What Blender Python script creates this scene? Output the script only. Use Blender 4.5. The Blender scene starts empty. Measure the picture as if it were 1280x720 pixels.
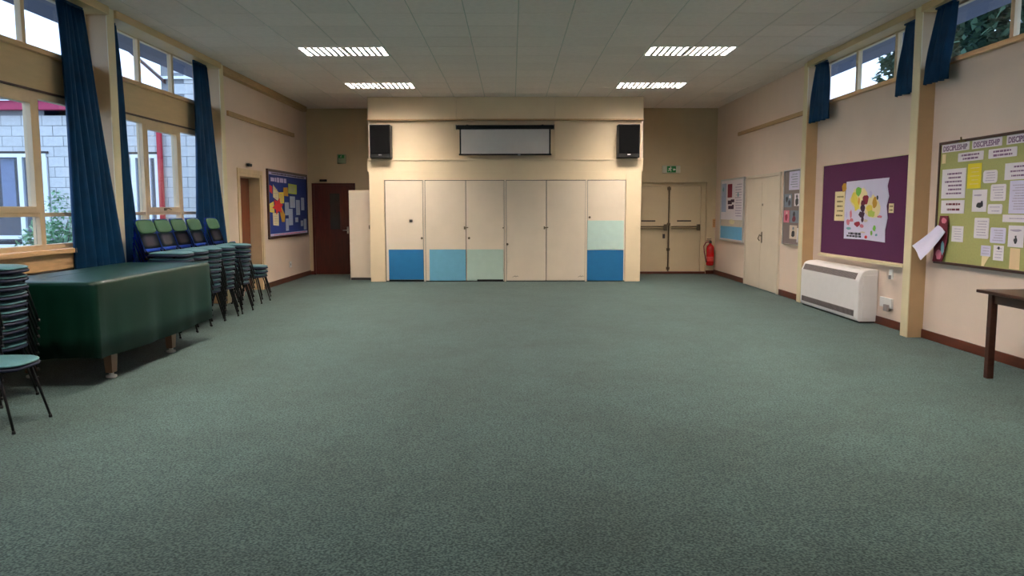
import bpy, bmesh, math, random
from mathutils import Vector, Matrix
R = random.Random(7)
PI = math.pi
SC = bpy.context.scene
COL = SC.collection

# ------------------------------------------------------------------ camera
cam_data = bpy.data.cameras.new('camera')
cam_data.sensor_width = 36.0
cam_data.lens = 968.0 / 1280.0 * 36.0
cam_data.clip_end = 300
cam = bpy.data.objects.new('camera', cam_data)
COL.objects.link(cam)
PITCH, YAW, ROLL = 0.1017, -0.0005, -0.0015
fw = Vector((-math.sin(YAW) * math.cos(PITCH), math.cos(YAW) * math.cos(PITCH), -math.sin(PITCH)))
rt = Vector((math.cos(YAW), math.sin(YAW), 0))
up = rt.cross(fw)
r2 = rt * math.cos(ROLL) + up * math.sin(ROLL)
u2 = up * math.cos(ROLL) - rt * math.sin(ROLL)
cam.matrix_world = Matrix(((r2.x, u2.x, -fw.x, 0), (r2.y, u2.y, -fw.y, 0), (r2.z, u2.z, -fw.z, 1.47), (0, 0, 0, 1)))
SC.camera = cam

# ------------------------------------------------------------------ world, exposure
SKY_STRENGTH = 1.9
TUBE_STRENGTH = 118.0
world = bpy.data.worlds.new('overcast_sky')
SC.world = world
world.use_nodes = True
wn = world.node_tree
wn.nodes.clear()
wo = wn.nodes.new('ShaderNodeOutputWorld')
wb = wn.nodes.new('ShaderNodeBackground')
wb.inputs[1].default_value = SKY_STRENGTH
wt = wn.nodes.new('ShaderNodeTexCoord')
wz = wn.nodes.new('ShaderNodeTexNoise')
wz.inputs['Scale'].default_value = 2.0
wr = wn.nodes.new('ShaderNodeValToRGB')
wr.color_ramp.elements[0].position = 0.35
wr.color_ramp.elements[0].color = (0.48, 0.68, 1.0, 1)
wr.color_ramp.elements[1].position = 0.7
wr.color_ramp.elements[1].color = (0.68, 0.84, 1.0, 1)
wn.links.new(wt.outputs['Generated'], wz.inputs['Vector'])
wn.links.new(wz.outputs['Fac'], wr.inputs[0])
wn.links.new(wr.outputs[0], wb.inputs[0])
wn.links.new(wb.outputs[0], wo.inputs[0])
SC.view_settings.view_transform = 'Standard'
SC.view_settings.look = 'None'
SC.view_settings.gamma = 1
SC.view_settings.use_curve_mapping = False
SC.view_settings.exposure = 0.72

# ------------------------------------------------------------------ materials
def srgb(r, g, b):
    f = lambda c: (c / 255 / 12.92) if c / 255 <= 0.04045 else ((c / 255 + 0.055) / 1.055) ** 2.4
    return (f(r), f(g), f(b))

def mat(name, col, rough=0.6, var=0.0, scale=8.0, bump=0.0, bscale=60.0, metal=0.0, sheen=0.0, emit=0.0, rnd=0.0, spec=None, stretch=None):
    m = bpy.data.materials.new(name)
    m.use_nodes = True
    nt = m.node_tree
    b = nt.nodes['Principled BSDF']
    b.inputs['Base Color'].default_value = (*col, 1)
    b.inputs['Roughness'].default_value = rough
    b.inputs['Metallic'].default_value = metal
    if spec is not None: b.inputs['Specular IOR Level'].default_value = spec
    if sheen: b.inputs['Sheen Weight'].default_value = sheen
    if emit:
        b.inputs['Emission Color'].default_value = (*col, 1)
        b.inputs['Emission Strength'].default_value = emit
    tc = nt.nodes.new('ShaderNodeTexCoord')
    vec = tc.outputs['Object']
    if stretch:
        mp = nt.nodes.new('ShaderNodeMapping')
        mp.inputs['Scale'].default_value = stretch
        nt.links.new(vec, mp.inputs[0]); vec = mp.outputs[0]
    last = None
    if var:
        n = nt.nodes.new('ShaderNodeTexNoise')
        n.inputs['Scale'].default_value = scale
        n.inputs['Detail'].default_value = 5
        nt.links.new(vec, n.inputs['Vector'])
        cr = nt.nodes.new('ShaderNodeValToRGB')
        cr.color_ramp.elements[0].position = 0.3
        cr.color_ramp.elements[1].position = 0.7
        cr.color_ramp.elements[0].color = (*[max(0, c * (1 - var)) for c in col], 1)
        cr.color_ramp.elements[1].color = (*[min(1, c * (1 + var)) for c in col], 1)
        nt.links.new(n.outputs['Fac'], cr.inputs[0])
        last = cr.outputs[0]
    if rnd:
        oi = nt.nodes.new('ShaderNodeObjectInfo')
        mr = nt.nodes.new('ShaderNodeMapRange')
        mr.inputs['To Min'].default_value = 1 - rnd
        mr.inputs['To Max'].default_value = 1 + rnd
        nt.links.new(oi.outputs['Random'], mr.inputs['Value'])
        hs = nt.nodes.new('ShaderNodeHueSaturation')
        if last: nt.links.new(last, hs.inputs['Color'])
        else: hs.inputs['Color'].default_value = (*col, 1)
        nt.links.new(mr.outputs[0], hs.inputs['Value'])
        last = hs.outputs[0]
    if last: nt.links.new(last, b.inputs['Base Color'])
    if bump:
        n2 = nt.nodes.new('ShaderNodeTexNoise')
        n2.inputs['Scale'].default_value = bscale
        n2.inputs['Detail'].default_value = 4
        nt.links.new(vec, n2.inputs['Vector'])
        bp = nt.nodes.new('ShaderNodeBump')
        bp.inputs['Strength'].default_value = bump
        bp.inputs['Distance'].default_value = 0.01
        nt.links.new(n2.outputs['Fac'], bp.inputs['Height'])
        nt.links.new(bp.outputs[0], b.inputs['Normal'])
    return m

M = {}
M['wall'] = mat('cream_paint', srgb(233, 209, 190), 0.6, 0.03, 2.0, 0.08, 40)
M['wall_back'] = mat('shaded_beige_paint', srgb(206, 186, 152), 0.65, 0.04, 2.0, 0.08, 40)  # wall paint darkened for the alcove's dimmer light; also on the fire doors
M['box'] = mat('yellow_cream_paint', srgb(230, 208, 174), 0.5, 0.03, 2.5, 0.05, 40)
M['door'] = mat('white_cream_paint', srgb(224, 207, 186), 0.45, 0.03, 3.0, 0.04, 30)
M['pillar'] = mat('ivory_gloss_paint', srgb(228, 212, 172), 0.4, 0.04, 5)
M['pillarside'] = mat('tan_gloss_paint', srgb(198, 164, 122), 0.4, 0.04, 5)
M['panel'] = mat('plywood_panel', srgb(214, 184, 138), 0.5, 0.05, 3, stretch=(1, 1, 6))
M['wood'] = mat('varnished_pine', srgb(228, 182, 130), 0.35, 0.12, 5, stretch=(8, 1, 8))
M['railwood'] = mat('brown_wood', srgb(186, 150, 104), 0.5, 0.12, 5, stretch=(8, 1, 8))
M['frame'] = mat('cream_window_frame', srgb(226, 198, 158), 0.4, 0.06, 5)
M['skirt'] = mat('red_brown_skirting', srgb(92, 40, 24), 0.35, 0.15, 6, stretch=(6, 1, 6))
M['darkdoor'] = mat('mahogany_door', srgb(74, 26, 18), 0.3, 0.25, 4, stretch=(6, 6, 1))
M['browndoor'] = mat('brown_door', srgb(126, 62, 34), 0.35, 0.2, 4, stretch=(6, 6, 1))
M['darkwood'] = mat('dark_stained_wood', srgb(66, 34, 24), 0.3, 0.2, 5, stretch=(3, 3, 8))
M['tile'] = mat('ceiling_tile', srgb(248, 232, 226), 0.9, 0.03, 14, 0.25, 90, rnd=0.03)
M['grid'] = mat('ceiling_bars', srgb(206, 198, 190), 0.5, 0.03)
M['ceilback'] = mat('ceiling_board', srgb(140, 138, 130), 0.9, 0.03)
M['white'] = mat('white_enamel', srgb(232, 228, 224), 0.35, 0.02)
M['heater'] = mat('heater_white', srgb(236, 230, 228), 0.35, 0.02)
M['grey'] = mat('grey_grille', srgb(150, 138, 136), 0.5, 0.05)
M['slot'] = mat('dark_slot', srgb(60, 52, 50), 0.7, 0.05)
M['alu'] = mat('aluminium', (0.72, 0.72, 0.72), 0.3, 0.02, metal=1.0)
M['blade'] = mat('louvre_blade_paint', srgb(150, 148, 146), 0.5, 0.02)
M['legwood'] = mat('tan_table_leg', srgb(150, 112, 90), 0.35, 0.15, 6)
M['chrome'] = mat('chrome', (0.7, 0.7, 0.7), 0.2, 0.02, metal=1.0)
M['brass'] = mat('dull_metal', srgb(120, 104, 84), 0.4, 0.05, metal=0.8)
M['black'] = mat('black_plastic', srgb(13, 12, 12), 0.5, 0.1, spec=0.3)
M['grille_black'] = mat('speaker_cloth', srgb(9, 9, 10), 0.9, 0.2, 200, spec=0.1)
M['blacksteel'] = mat('black_painted_steel', srgb(22, 18, 17), 0.35, 0.1)
M['screen'] = mat('screen_fabric', srgb(206, 202, 200), 0.85, 0.02)
M['blue'] = mat('blue_board', srgb(16, 104, 156), 0.55, 0.04)
M['lightblue'] = mat('light_blue_board', srgb(104, 166, 194), 0.55, 0.04)
M['palegreen'] = mat('pale_green_board', srgb(178, 200, 188), 0.55, 0.03)
M['paleaqua'] = mat('pale_aqua_board', srgb(190, 214, 206), 0.55, 0.03)
M['curtain'] = mat('blue_curtain', srgb(0, 50, 84), 0.6, 0.2, 6, 0.15, 200, spec=0.2)
M['cloth'] = mat('green_cover', srgb(4, 42, 30), 0.40, 0.12, 3, 0.1, 120)
_b = M['cloth'].node_tree.nodes['Principled BSDF']
_b.inputs['Specular IOR Level'].default_value = 0.3; _b.inputs['Sheen Weight'].default_value = 0.12; _b.inputs['Sheen Roughness'].default_value = 0.25; _b.inputs['Sheen Tint'].default_value = (0.35, 0.85, 1.0, 1)  # bluish sheen tint puts reflected sky light into the cloth colour
M['seat'] = mat('teal_fabric', srgb(40, 100, 104), 0.6, 0.12, 60, 0.2, 300, sheen=0.2)
M['backpad'] = mat('green_fabric', srgb(46, 88, 58), 0.7, 0.12, 60, 0.2, 300)
M['shell'] = mat('blue_shell', srgb(44, 88, 214), 0.4, 0.08)
M['seatshell'] = mat('navy_shell', srgb(16, 24, 48), 0.6, 0.08, spec=0.25)
M['navyframe'] = mat('navy_frame', srgb(28, 26, 48), 0.45, 0.08)
M['red'] = mat('extinguisher_red', srgb(196, 20, 24), 0.25, 0.03)
M['redpaint'] = mat('red_paint', srgb(176, 44, 84), 0.5, 0.06)
M['redpipe'] = mat('red_pipe', srgb(176, 26, 44), 0.45, 0.06)
M['block'] = mat('concrete_block', srgb(205, 205, 205), 0.9, 0.06, 12, 0.4, 40, rnd=0.05)
M['mortar'] = mat('mortar', srgb(140, 140, 142), 0.95, 0.05, 20)
M['roof'] = mat('slate_roof', srgb(110, 110, 120), 0.8, 0.1)
M['soffit'] = mat('grey_soffit', srgb(104, 112, 142), 0.7, 0.04)
M['paving'] = mat('courtyard_paving', srgb(112, 114, 106), 0.9, 0.12, 4, 0.3, 20)
M['leaf'] = mat('leaf_green', srgb(140, 178, 140), 0.6, 0.25, 5, rnd=0.0)
M['treeleaf'] = mat('tree_leaf', srgb(58, 84, 60), 0.6, 0.3, 5)
M['bark'] = mat('bark', srgb(80, 66, 54), 0.9, 0.3, 12, 0.5, 30)
M['purple'] = mat('purple_felt', srgb(80, 18, 68), 0.9, 0.07, 40)
M['green'] = mat('olive_felt', srgb(170, 168, 104), 0.9, 0.05, 40)
M['boardblue'] = mat('blue_felt', srgb(30, 52, 128), 0.85, 0.06, 40)
M['greyfelt'] = mat('grey_felt', srgb(124, 108, 104), 0.9, 0.05, 40)
M['paper'] = mat('white_paper', srgb(238, 228, 232), 0.8, 0.02)
M['paperlilac'] = mat('lilac_paper', srgb(222, 214, 236), 0.8, 0.02)
M['papercream'] = mat('cream_paper', srgb(240, 220, 168), 0.8, 0.03)
M['paperyellow'] = mat('yellow_paper', srgb(236, 214, 40), 0.8, 0.03)
M['paperpeach'] = mat('peach_paper', srgb(238, 206, 160), 0.8, 0.03)
M['paperblue'] = mat('pale_blue_paper', srgb(176, 188, 214), 0.8, 0.03)
M['ink'] = mat('purple_ink', srgb(124, 84, 120), 0.8, 0.05)
M['inkdark'] = mat('dark_ink', srgb(52, 46, 60), 0.8, 0.05)
M['inkpale'] = mat('pale_ink', srgb(186, 170, 190), 0.8, 0.05)
M['inkbrown'] = mat('brown_ink', srgb(120, 100, 50), 0.8, 0.05)
M['signgreen'] = mat('sign_green', srgb(14, 132, 62), 0.4, 0.02)
M['signbody'] = mat('sign_housing', srgb(196, 196, 178), 0.4, 0.02)
M['glassdark'] = mat('dark_glass', srgb(44, 46, 46), 0.1, 0.1)
M['roomdark'] = mat('dim_interior', srgb(54, 46, 58), 0.8, 0.1)
M['netcurtain'] = mat('pale_curtain', srgb(120, 128, 156), 0.8, 0.08, 6)
M['upvc'] = mat('white_plastic_frame', srgb(240, 244, 250), 0.3, 0.01)
M['orange'] = mat('orange_sign', srgb(206, 150, 96), 0.6, 0.03)
for k, c in dict(pyellow=(236, 214, 84), pgreen=(120, 186, 72), porange=(228, 156, 60), pred=(150, 26, 52), pdark=(58, 18, 52), plime=(190, 206, 90),
                 ppink=(214, 120, 140), plilac=(206, 196, 230), pteal=(120, 170, 178), pmaroon=(110, 24, 44), pgold=(206, 150, 40), pbrightred=(214, 40, 44),
                 pblueband=(112, 176, 214), pcream=(232, 218, 172), pblack=(40, 38, 42), psteel=(120, 130, 140), psand=(214, 196, 178)).items():
    M[k] = mat('print_' + k[1:], srgb(*c), 0.75, 0.04, 12)

# carpet
def carpet():
    m = bpy.data.materials.new('green_carpet'); m.use_nodes = True
    nt = m.node_tree; b = nt.nodes['Principled BSDF']
    b.inputs['Roughness'].default_value = 0.95
    b.inputs['Specular IOR Level'].default_value = 0.15
    b.inputs['Sheen Weight'].default_value = 0.15
    tc = nt.nodes.new('ShaderNodeTexCoord')
    def noise(s, d, lo, hi, c0, c1):
        n = nt.nodes.new('ShaderNodeTexNoise'); n.inputs['Scale'].default_value = s; n.inputs['Detail'].default_value = d
        nt.links.new(tc.outputs['Object'], n.inputs['Vector'])
        r = nt.nodes.new('ShaderNodeValToRGB')
        r.color_ramp.elements[0].position = lo; r.color_ramp.elements[1].position = hi
        r.color_ramp.elements[0].color = (*c0, 1); r.color_ramp.elements[1].color = (*c1, 1)
        nt.links.new(n.outputs['Fac'], r.inputs[0]); return n, r
    n1, a = noise(85, 4, 0.38, 0.64, srgb(30, 53, 50), srgb(90, 112, 106))
    n2, s = noise(1.1, 5, 0.30, 0.62, (0.80, 0.78, 0.76), (1, 1, 1))
    n3, t = noise(6, 6, 0.36, 0.60, (0.86, 0.87, 0.86), (1, 1, 1))
    last = a.outputs[0]
    for q in (s, t):
        mx = nt.nodes.new('ShaderNodeMix'); mx.data_type = 'RGBA'; mx.blend_type = 'MULTIPLY'
        mx.inputs['Factor'].default_value = 1
        nt.links.new(last, mx.inputs['A']); nt.links.new(q.outputs[0], mx.inputs['B'])
        last = mx.outputs['Result']
    nt.links.new(last, b.inputs['Base Color'])
    bp = nt.nodes.new('ShaderNodeBump'); bp.inputs['Strength'].default_value = 0.5; bp.inputs['Distance'].default_value = 0.01
    nt.links.new(n1.outputs['Fac'], bp.inputs['Height']); nt.links.new(bp.outputs[0], b.inputs['Normal'])
    return m
M['carpet'] = carpet()

def glass_mat():
    m = bpy.data.materials.new('window_glass'); m.use_nodes = True
    nt = m.node_tree; nt.nodes.clear()
    o = nt.nodes.new('ShaderNodeOutputMaterial'); t = nt.nodes.new('ShaderNodeBsdfTransparent')
    g = nt.nodes.new('ShaderNodeBsdfGlossy'); g.inputs['Roughness'].default_value = 0.03
    t.inputs[0].default_value = (0.93, 0.96, 1, 1)
    lw = nt.nodes.new('ShaderNodeLayerWeight'); lw.inputs['Blend'].default_value = 0.5
    pw = nt.nodes.new('ShaderNodeMath'); pw.operation = 'POWER'; pw.inputs[1].default_value = 5.0
    nt.links.new(lw.outputs['Facing'], pw.inputs[0])
    f = nt.nodes.new('ShaderNodeMath'); f.operation = 'MULTIPLY_ADD'; f.inputs[1].default_value = 0.6; f.inputs[2].default_value = 0.04
    nt.links.new(pw.outputs[0], f.inputs[0])
    mx = nt.nodes.new('ShaderNodeMixShader')
    nt.links.new(f.outputs[0], mx.inputs[0]); nt.links.new(t.outputs[0], mx.inputs[1]); nt.links.new(g.outputs[0], mx.inputs[2])
    nt.links.new(mx.outputs[0], o.inputs[0]); return m
M['glass'] = glass_mat()

def tube_mat():
    m = bpy.data.materials.new('fluorescent_light'); m.use_nodes = True
    nt = m.node_tree; nt.nodes.clear()
    o = nt.nodes.new('ShaderNodeOutputMaterial'); e = nt.nodes.new('ShaderNodeEmission')
    e.inputs[0].default_value = (1.0, 0.90, 0.80, 1); e.inputs[1].default_value = TUBE_STRENGTH
    nt.links.new(e.outputs[0], o.inputs[0]); return m
M['tube'] = tube_mat()

# ------------------------------------------------------------------ mesh helpers
def B(): return bmesh.new()

def box(bm, x0, x1, y0, y1, z0, z1, bev=0.0):
    t = bmesh.new()
    bmesh.ops.create_cube(t, size=1.0)
    for v in t.verts:
        v.co = Vector(((x0 + x1) / 2 + v.co.x * (x1 - x0), (y0 + y1) / 2 + v.co.y * (y1 - y0), (z0 + z1) / 2 + v.co.z * (z1 - z0)))
    if bev:
        bmesh.ops.bevel(t, geom=t.edges[:], offset=bev, segments=2, profile=0.5, affect='EDGES')
    merge(bm, t)
    return bm

def merge(bm, t, mtx=None):
    t.verts.index_update()
    vs = [bm.verts.new((mtx @ v.co) if mtx else v.co) for v in t.verts]
    for f in t.faces:
        try: nf = bm.faces.new([vs[v.index] for v in f.verts]); nf.smooth = f.smooth
        except ValueError: pass
    t.free()

def tube(bm, pts, r, seg=8, cap=True):
    pts = [Vector(p) for p in pts]
    rs = r if isinstance(r, (list, tuple)) else [r] * len(pts)
    rings = []
    ref = None
    for i, p in enumerate(pts):
        d = (pts[min(i + 1, len(pts) - 1)] - pts[max(i - 1, 0)]).normalized()
        if ref is None:
            ref = Vector((0, 0, 1)) if abs(d.z) < 0.9 else Vector((1, 0, 0))
        a = d.cross(ref).normalized(); b = a.cross(d).normalized(); ref = b
        rings.append([bm.verts.new(p + (a * math.cos(2 * PI * k / seg) + b * math.sin(2 * PI * k / seg)) * rs[i]) for k in range(seg)])
    for i in range(len(rings) - 1):
        for k in range(seg):
            f = bm.faces.new((rings[i][k], rings[i][(k + 1) % seg], rings[i + 1][(k + 1) % seg], rings[i + 1][k])); f.smooth = True
    if cap:
        bm.faces.new(rings[0][::-1]); bm.faces.new(rings[-1])
    return bm

def lathe(bm, prof, c=(0, 0, 0), seg=20, axis='Z'):
    rings = []
    for r, h in prof:
        ring = []
        for k in range(seg):
            a = 2 * PI * k / seg
            p = {'Z': (r * math.cos(a), r * math.sin(a), h), 'Y': (r * math.cos(a), h, r * math.sin(a)), 'X': (h, r * math.cos(a), r * math.sin(a))}[axis]
            ring.append(bm.verts.new(Vector(p) + Vector(c)))
        rings.append(ring)
    for i in range(len(rings) - 1):
        for k in range(seg):
            f = bm.faces.new((rings[i][k], rings[i][(k + 1) % seg], rings[i + 1][(k + 1) % seg], rings[i + 1][k])); f.smooth = True
    bm.faces.new(rings[0][::-1]); bm.faces.new(rings[-1])
    return bm

def prism(bm, outline, axis, a0, a1):
    """outline of 2D points extruded along axis from a0 to a1 (X: (y,z); Y: (x,z); Z: (x,y))"""
    def P(p, a):
        return {'X': (a, p[0], p[1]), 'Y': (p[0], a, p[1]), 'Z': (p[0], p[1], a)}[axis]
    A = [bm.verts.new(P(p, a0)) for p in outline]; Bv = [bm.verts.new(P(p, a1)) for p in outline]
    bm.faces.new(A); bm.faces.new(Bv[::-1])
    n = len(outline)
    for i in range(n):
        bm.faces.new((A[i], Bv[i], Bv[(i + 1) % n], A[(i + 1) % n]))
    return bm

def rrect(a0, a1, b0, b1, r=0.0, tilt=0.0):
    if a0 > a1: a0, a1 = a1, a0
    if b0 > b1: b0, b1 = b1, b0
    if r <= 0: pts = [(a0, b0), (a1, b0), (a1, b1), (a0, b1)]
    else:
        pts = []
        for cx, cy, s in ((a1 - r, b0 + r, -PI / 2), (a1 - r, b1 - r, 0), (a0 + r, b1 - r, PI / 2), (a0 + r, b0 + r, PI)):
            for k in range(4): pts.append((cx + r * math.cos(s + PI / 2 * k / 3), cy + r * math.sin(s + PI / 2 * k / 3)))
    if tilt:
        mx, my = (a0 + a1) / 2, (b0 + b1) / 2
        c, s = math.cos(tilt), math.sin(tilt)
        pts = [(mx + (x - mx) * c - (y - my) * s, my + (x - mx) * s + (y - my) * c) for x, y in pts]
    return pts

def wloc(o):
    v = Vector((0, 0, 0))
    while o: v += o.location; o = o.parent
    return v

def obj(name, bm, m, parent=None, kind=None, smooth=False):
    """one mesh object; mesh was made in world coordinates"""
    bmesh.ops.recalc_face_normals(bm, faces=bm.faces[:])
    if smooth:
        for f in bm.faces: f.smooth = True
    if parent is not None:
        off = wloc(parent); loc = Vector((0, 0, 0))
    else:
        xs = [v.co.x for v in bm.verts]; ys = [v.co.y for v in bm.verts]; zs = [v.co.z for v in bm.verts]
        loc = Vector(((min(xs) + max(xs)) / 2, (min(ys) + max(ys)) / 2, min(zs))); off = loc
    for v in bm.verts: v.co -= off
    me = bpy.data.meshes.new(name); bm.to_mesh(me); bm.free()
    me.materials.append(M[m] if isinstance(m, str) else m)
    o = bpy.data.objects.new(name, me); COL.objects.link(o)
    o.location = loc
    if parent is not None: o.parent = parent
    if kind: o['kind'] = kind
    return o

def part_mesh(name, me, parent, loc):
    o = bpy.data.objects.new(name, me); COL.objects.link(o); o.parent = parent; o.location = loc; return o

def tag(o, label, cat, group=None):
    o['label'] = label; o['category'] = cat
    if group: o['group'] = group
    return o

def thing(name, label, cat, loc=(0, 0, 0), rz=0.0, group=None):
    o = bpy.data.objects.new(name, None); COL.objects.link(o)
    o.location = loc; o.rotation_euler = (0, 0, rz); o.empty_display_size = 0.1
    return tag(o, label, cat, group)

def sempty(name, loc=(0, 0, 0)):
    o = bpy.data.objects.new(name, None); COL.objects.link(o); o.location = loc; o['kind'] = 'structure'; o.empty_display_size = 0.1; return o

def struct(name, bm, m): return obj(name, bm, m, None, 'structure')

def dup(o, parent=None):
    c = o.copy(); COL.objects.link(c)
    if parent is not None: c.parent = parent
    for ch in list(o.children): dup(ch, c)
    return c

# ------------------------------------------------------------------ room shell
XL, XR = -4.68, 4.70          # window bay walls
FL, FR = -4.56, 4.59          # far wall faces
YB, YF, ZC = 17.5, -1.25, 3.69
PIL = [-1.12, 2.18, 5.48, 8.78, 12.08]

b = B(); box(b, -5.0, 5.0, YF - 0.2, YB + 0.35, -0.12, 0.0); struct('floor', b, 'carpet')

# ceiling: slab, grid bars and individual tiles
ceil = struct('ceiling', box(B(), -5.0, 5.0, YF - 0.2, YB + 0.35, ZC + 0.125, ZC + 0.22), 'ceilback')
P = 0.61; X0 = 0.08; Y0 = 10.93
LAMPS = []
tile_me = None
bars = B()
kx = range(-8, 8)
ky = range(-8, 11)
lamp_cells = set()
for i in (-5, -4, 3, 4):
    for j in (0, 5, -5): lamp_cells.add((i, j))
for j in ky:
    for i in kx:
        x0 = X0 + i * P; x1 = x0 + P; y0 = Y0 + j * P; y1 = y0 + P
        x0c = max(x0, -4.66); x1c = min(x1, 4.68); y1c = min(y1, 17.5)
        if (i, j) in lamp_cells or x1c - x0c < 0.05 or y1c - y0 < 0.05: continue
        full = (x1c - x0c > 0.6 and y1c - y0 > 0.6)
        if full and tile_me:
            part_mesh('ceiling_tile', tile_me, ceil, Vector((x0, y0, ZC)) - wloc(ceil))
            continue
        t = B(); box(t, 0.007, x1c - x0c - 0.007, 0.007, y1c - y0 - 0.007, 0, 0.02, 0.003)
        me = bpy.data.meshes.new('ceiling_tile'); t.to_mesh(me); t.free(); me.materials.append(M['tile'])
        if full: tile_me = me
        part_mesh('ceiling_tile', me, ceil, Vector((x0c, y0, ZC)) - wloc(ceil))
for i in kx:
    box(bars, X0 + i * P - 0.010, X0 + i * P + 0.010, Y0 - 8 * P, 17.5, ZC + 0.006, ZC + 0.012)
for j in list(ky) + [11]:
    if Y0 + j * P < 17.5: box(bars, -4.66, 4.68, Y0 + j * P - 0.010, Y0 + j * P + 0.010, ZC + 0.007, ZC + 0.013)
obj('ceiling_bars', bars, 'grid', ceil)

# back wall with fire door recess
b = B()
box(b, -5.0, 2.66, YB, YB + 0.3, 0, ZC + 0.125)
box(b, 2.66, 4.39, YB, YB + 0.3, 2.06, ZC + 0.125)
box(b, 4.39, 5.0, YB, YB + 0.3, 0, ZC + 0.125)
box(b, 2.66, 4.39, YB + 0.2, YB + 0.3, 0, 2.06)
struct('wall_back', b, 'wall_back')
struct('wall_rear', box(B(), -5.0, 5.0, YF - 0.2, YF, 0, ZC + 0.125), 'wall')
# left far wall with a doorway recess
b = B()
box(b, -4.86, FL, 12.23, 13.08, 0, ZC + 0.125)
box(b, -4.86, FL, 14.20, YB, 0, ZC + 0.125)
box(b, -4.86, FL, 13.08, 14.20, 2.08, ZC + 0.125)
box(b, -4.96, -4.80, 13.08, 14.20, 0, 2.08)
struct('wall_left', b, 'wall')
b = B(); box(b, FR, 4.9, 12.13, YB, 0, ZC + 0.125)
struct('wall_right', b, 'wall')
# right bay walls (below the high windows)
b = B(); box(b, XR, XR + 0.16, YF, 12.13, 0, 3.02); box(b, XR, XR + 0.16, YF, 12.13, 3.66, ZC + 0.125)
struct('wall_right', b, 'wall')
# left bay: wall under the sill
b = B(); box(b, XL - 0.16, XL, YF, 12.23, 0, 1.02)
struct('wall_left', b, 'wall')
n = 1
for y in PIL:
    for xa, xb, ya, xc, xd in ((-4.86, -4.462, y, -4.462, -4.45), (4.532, 4.86, y - 0.02, 4.52, 4.532)):
        p = struct('trim_%d' % n, box(B(), xa, xb, ya + 0.002, ya + 0.158, 0, ZC - 0.002), 'pillarside'); n += 1
        obj('cover_strip', box(B(), xc, xd, ya, ya + 0.16, 0, ZC - 0.002, 0.003), 'pillar', p)
# cornice boards over the bays
for k in range(5):
    y0 = PIL[k - 1] + 0.16 if k else YF
    y1 = PIL[k]
    struct('trim_%d' % n, box(B(), -4.70, -4.42, y0, y1, 3.60, ZC - 0.001, 0.003), 'panel'); n += 1
    struct('trim_%d' % n, box(B(), 4.50, 4.74, y0 - 0.02, y1 - 0.02, 3.61, ZC - 0.001, 0.003), 'panel'); n += 1
struct('trim_%d' % n, box(B(), -4.60, -4.46, 12.24, 17.2, 3.58, ZC - 0.001, 0.003), 'railwood'); n += 1
tag(obj('picture_rail', box(B(), FL, FL + 0.035, 12.62, 16.4, 2.965, 3.045, 0.004), 'railwood'), 'brown wooden rail board high on left wall above the blue notice board', 'rail')
tag(obj('picture_rail', box(B(), FR - 0.035, FR, 12.3, 15.82, 2.925, 2.995, 0.004), 'railwood'), 'tan wooden rail board high on right wall above the cream double doors', 'rail')

# skirting boards
def base(name, x0, x1, y0, y1): struct(name, box(B(), x0, x1, y0, y1, 0, 0.10, 0.004), 'skirt')
base('baseboard_left', FL, FL + 0.018, 14.20, YB)
base('baseboard_left', FL, FL + 0.018, 12.24, 13.08)
base('baseboard_right', FR - 0.018, FR, 15.2, YB)
base('baseboard_right', FR - 0.018, FR, 12.13, 13.2)
for a, c in ((5.62, 8.76), (8.92, 12.06), (2.32, 5.46), (-0.98, 2.16)):
    base('baseboard_right', XR - 0.018, XR, a, c)
    base('baseboard_left', XL, XL + 0.018, a, c)
struct('baseboard_back', box(B(), 4.39, FR - 0.02, YB - 0.018, YB, 0, 0.08, 0.004), 'skirt')
struct('baseboard_back', box(B(), -4.54, -4.46, YB - 0.018, YB, 0, 0.08, 0.004), 'skirt')

# ------------------------------------------------------------------ windows
wn_ = 1
def high_window(side, y0, y1, mull, z0=3.05, z1=3.62):
    global wn_
    X = XL if side < 0 else XR
    s = -side  # towards the room
    w = sempty('window_%d' % wn_, (X, (y0 + y1) / 2, z0)); wn_ += 1
    xa, xb = sorted((X - s * 0.06, X + s * 0.0))
    sa, sb = sorted((X - s * 0.08, X + s * 0.06))
    obj('window_sill', box(B(), sa, sb, y0, y1, z0 - 0.05, z0, 0.004), 'wood', w)
    obj('frame_head', box(B(), xa, xb, y0, y1, z1 - 0.03, z1 + 0.03, 0.003), 'frame', w)
    ys = [y0 + 0.02] + list(mull) + [y1 - 0.02]
    for m in ys:
        obj('mullion', box(B(), xa, xb, m - 0.03, m + 0.03, z0, z1 - 0.03, 0.003), 'frame', w)
    for i in range(len(ys) - 1):
        xm = (xa + xb) / 2
        obj('pane', box(B(), xm - 0.003, xm + 0.003, ys[i] + 0.03, ys[i + 1] - 0.03, z0, z1 - 0.03), 'glass', w)
    return w

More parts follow.
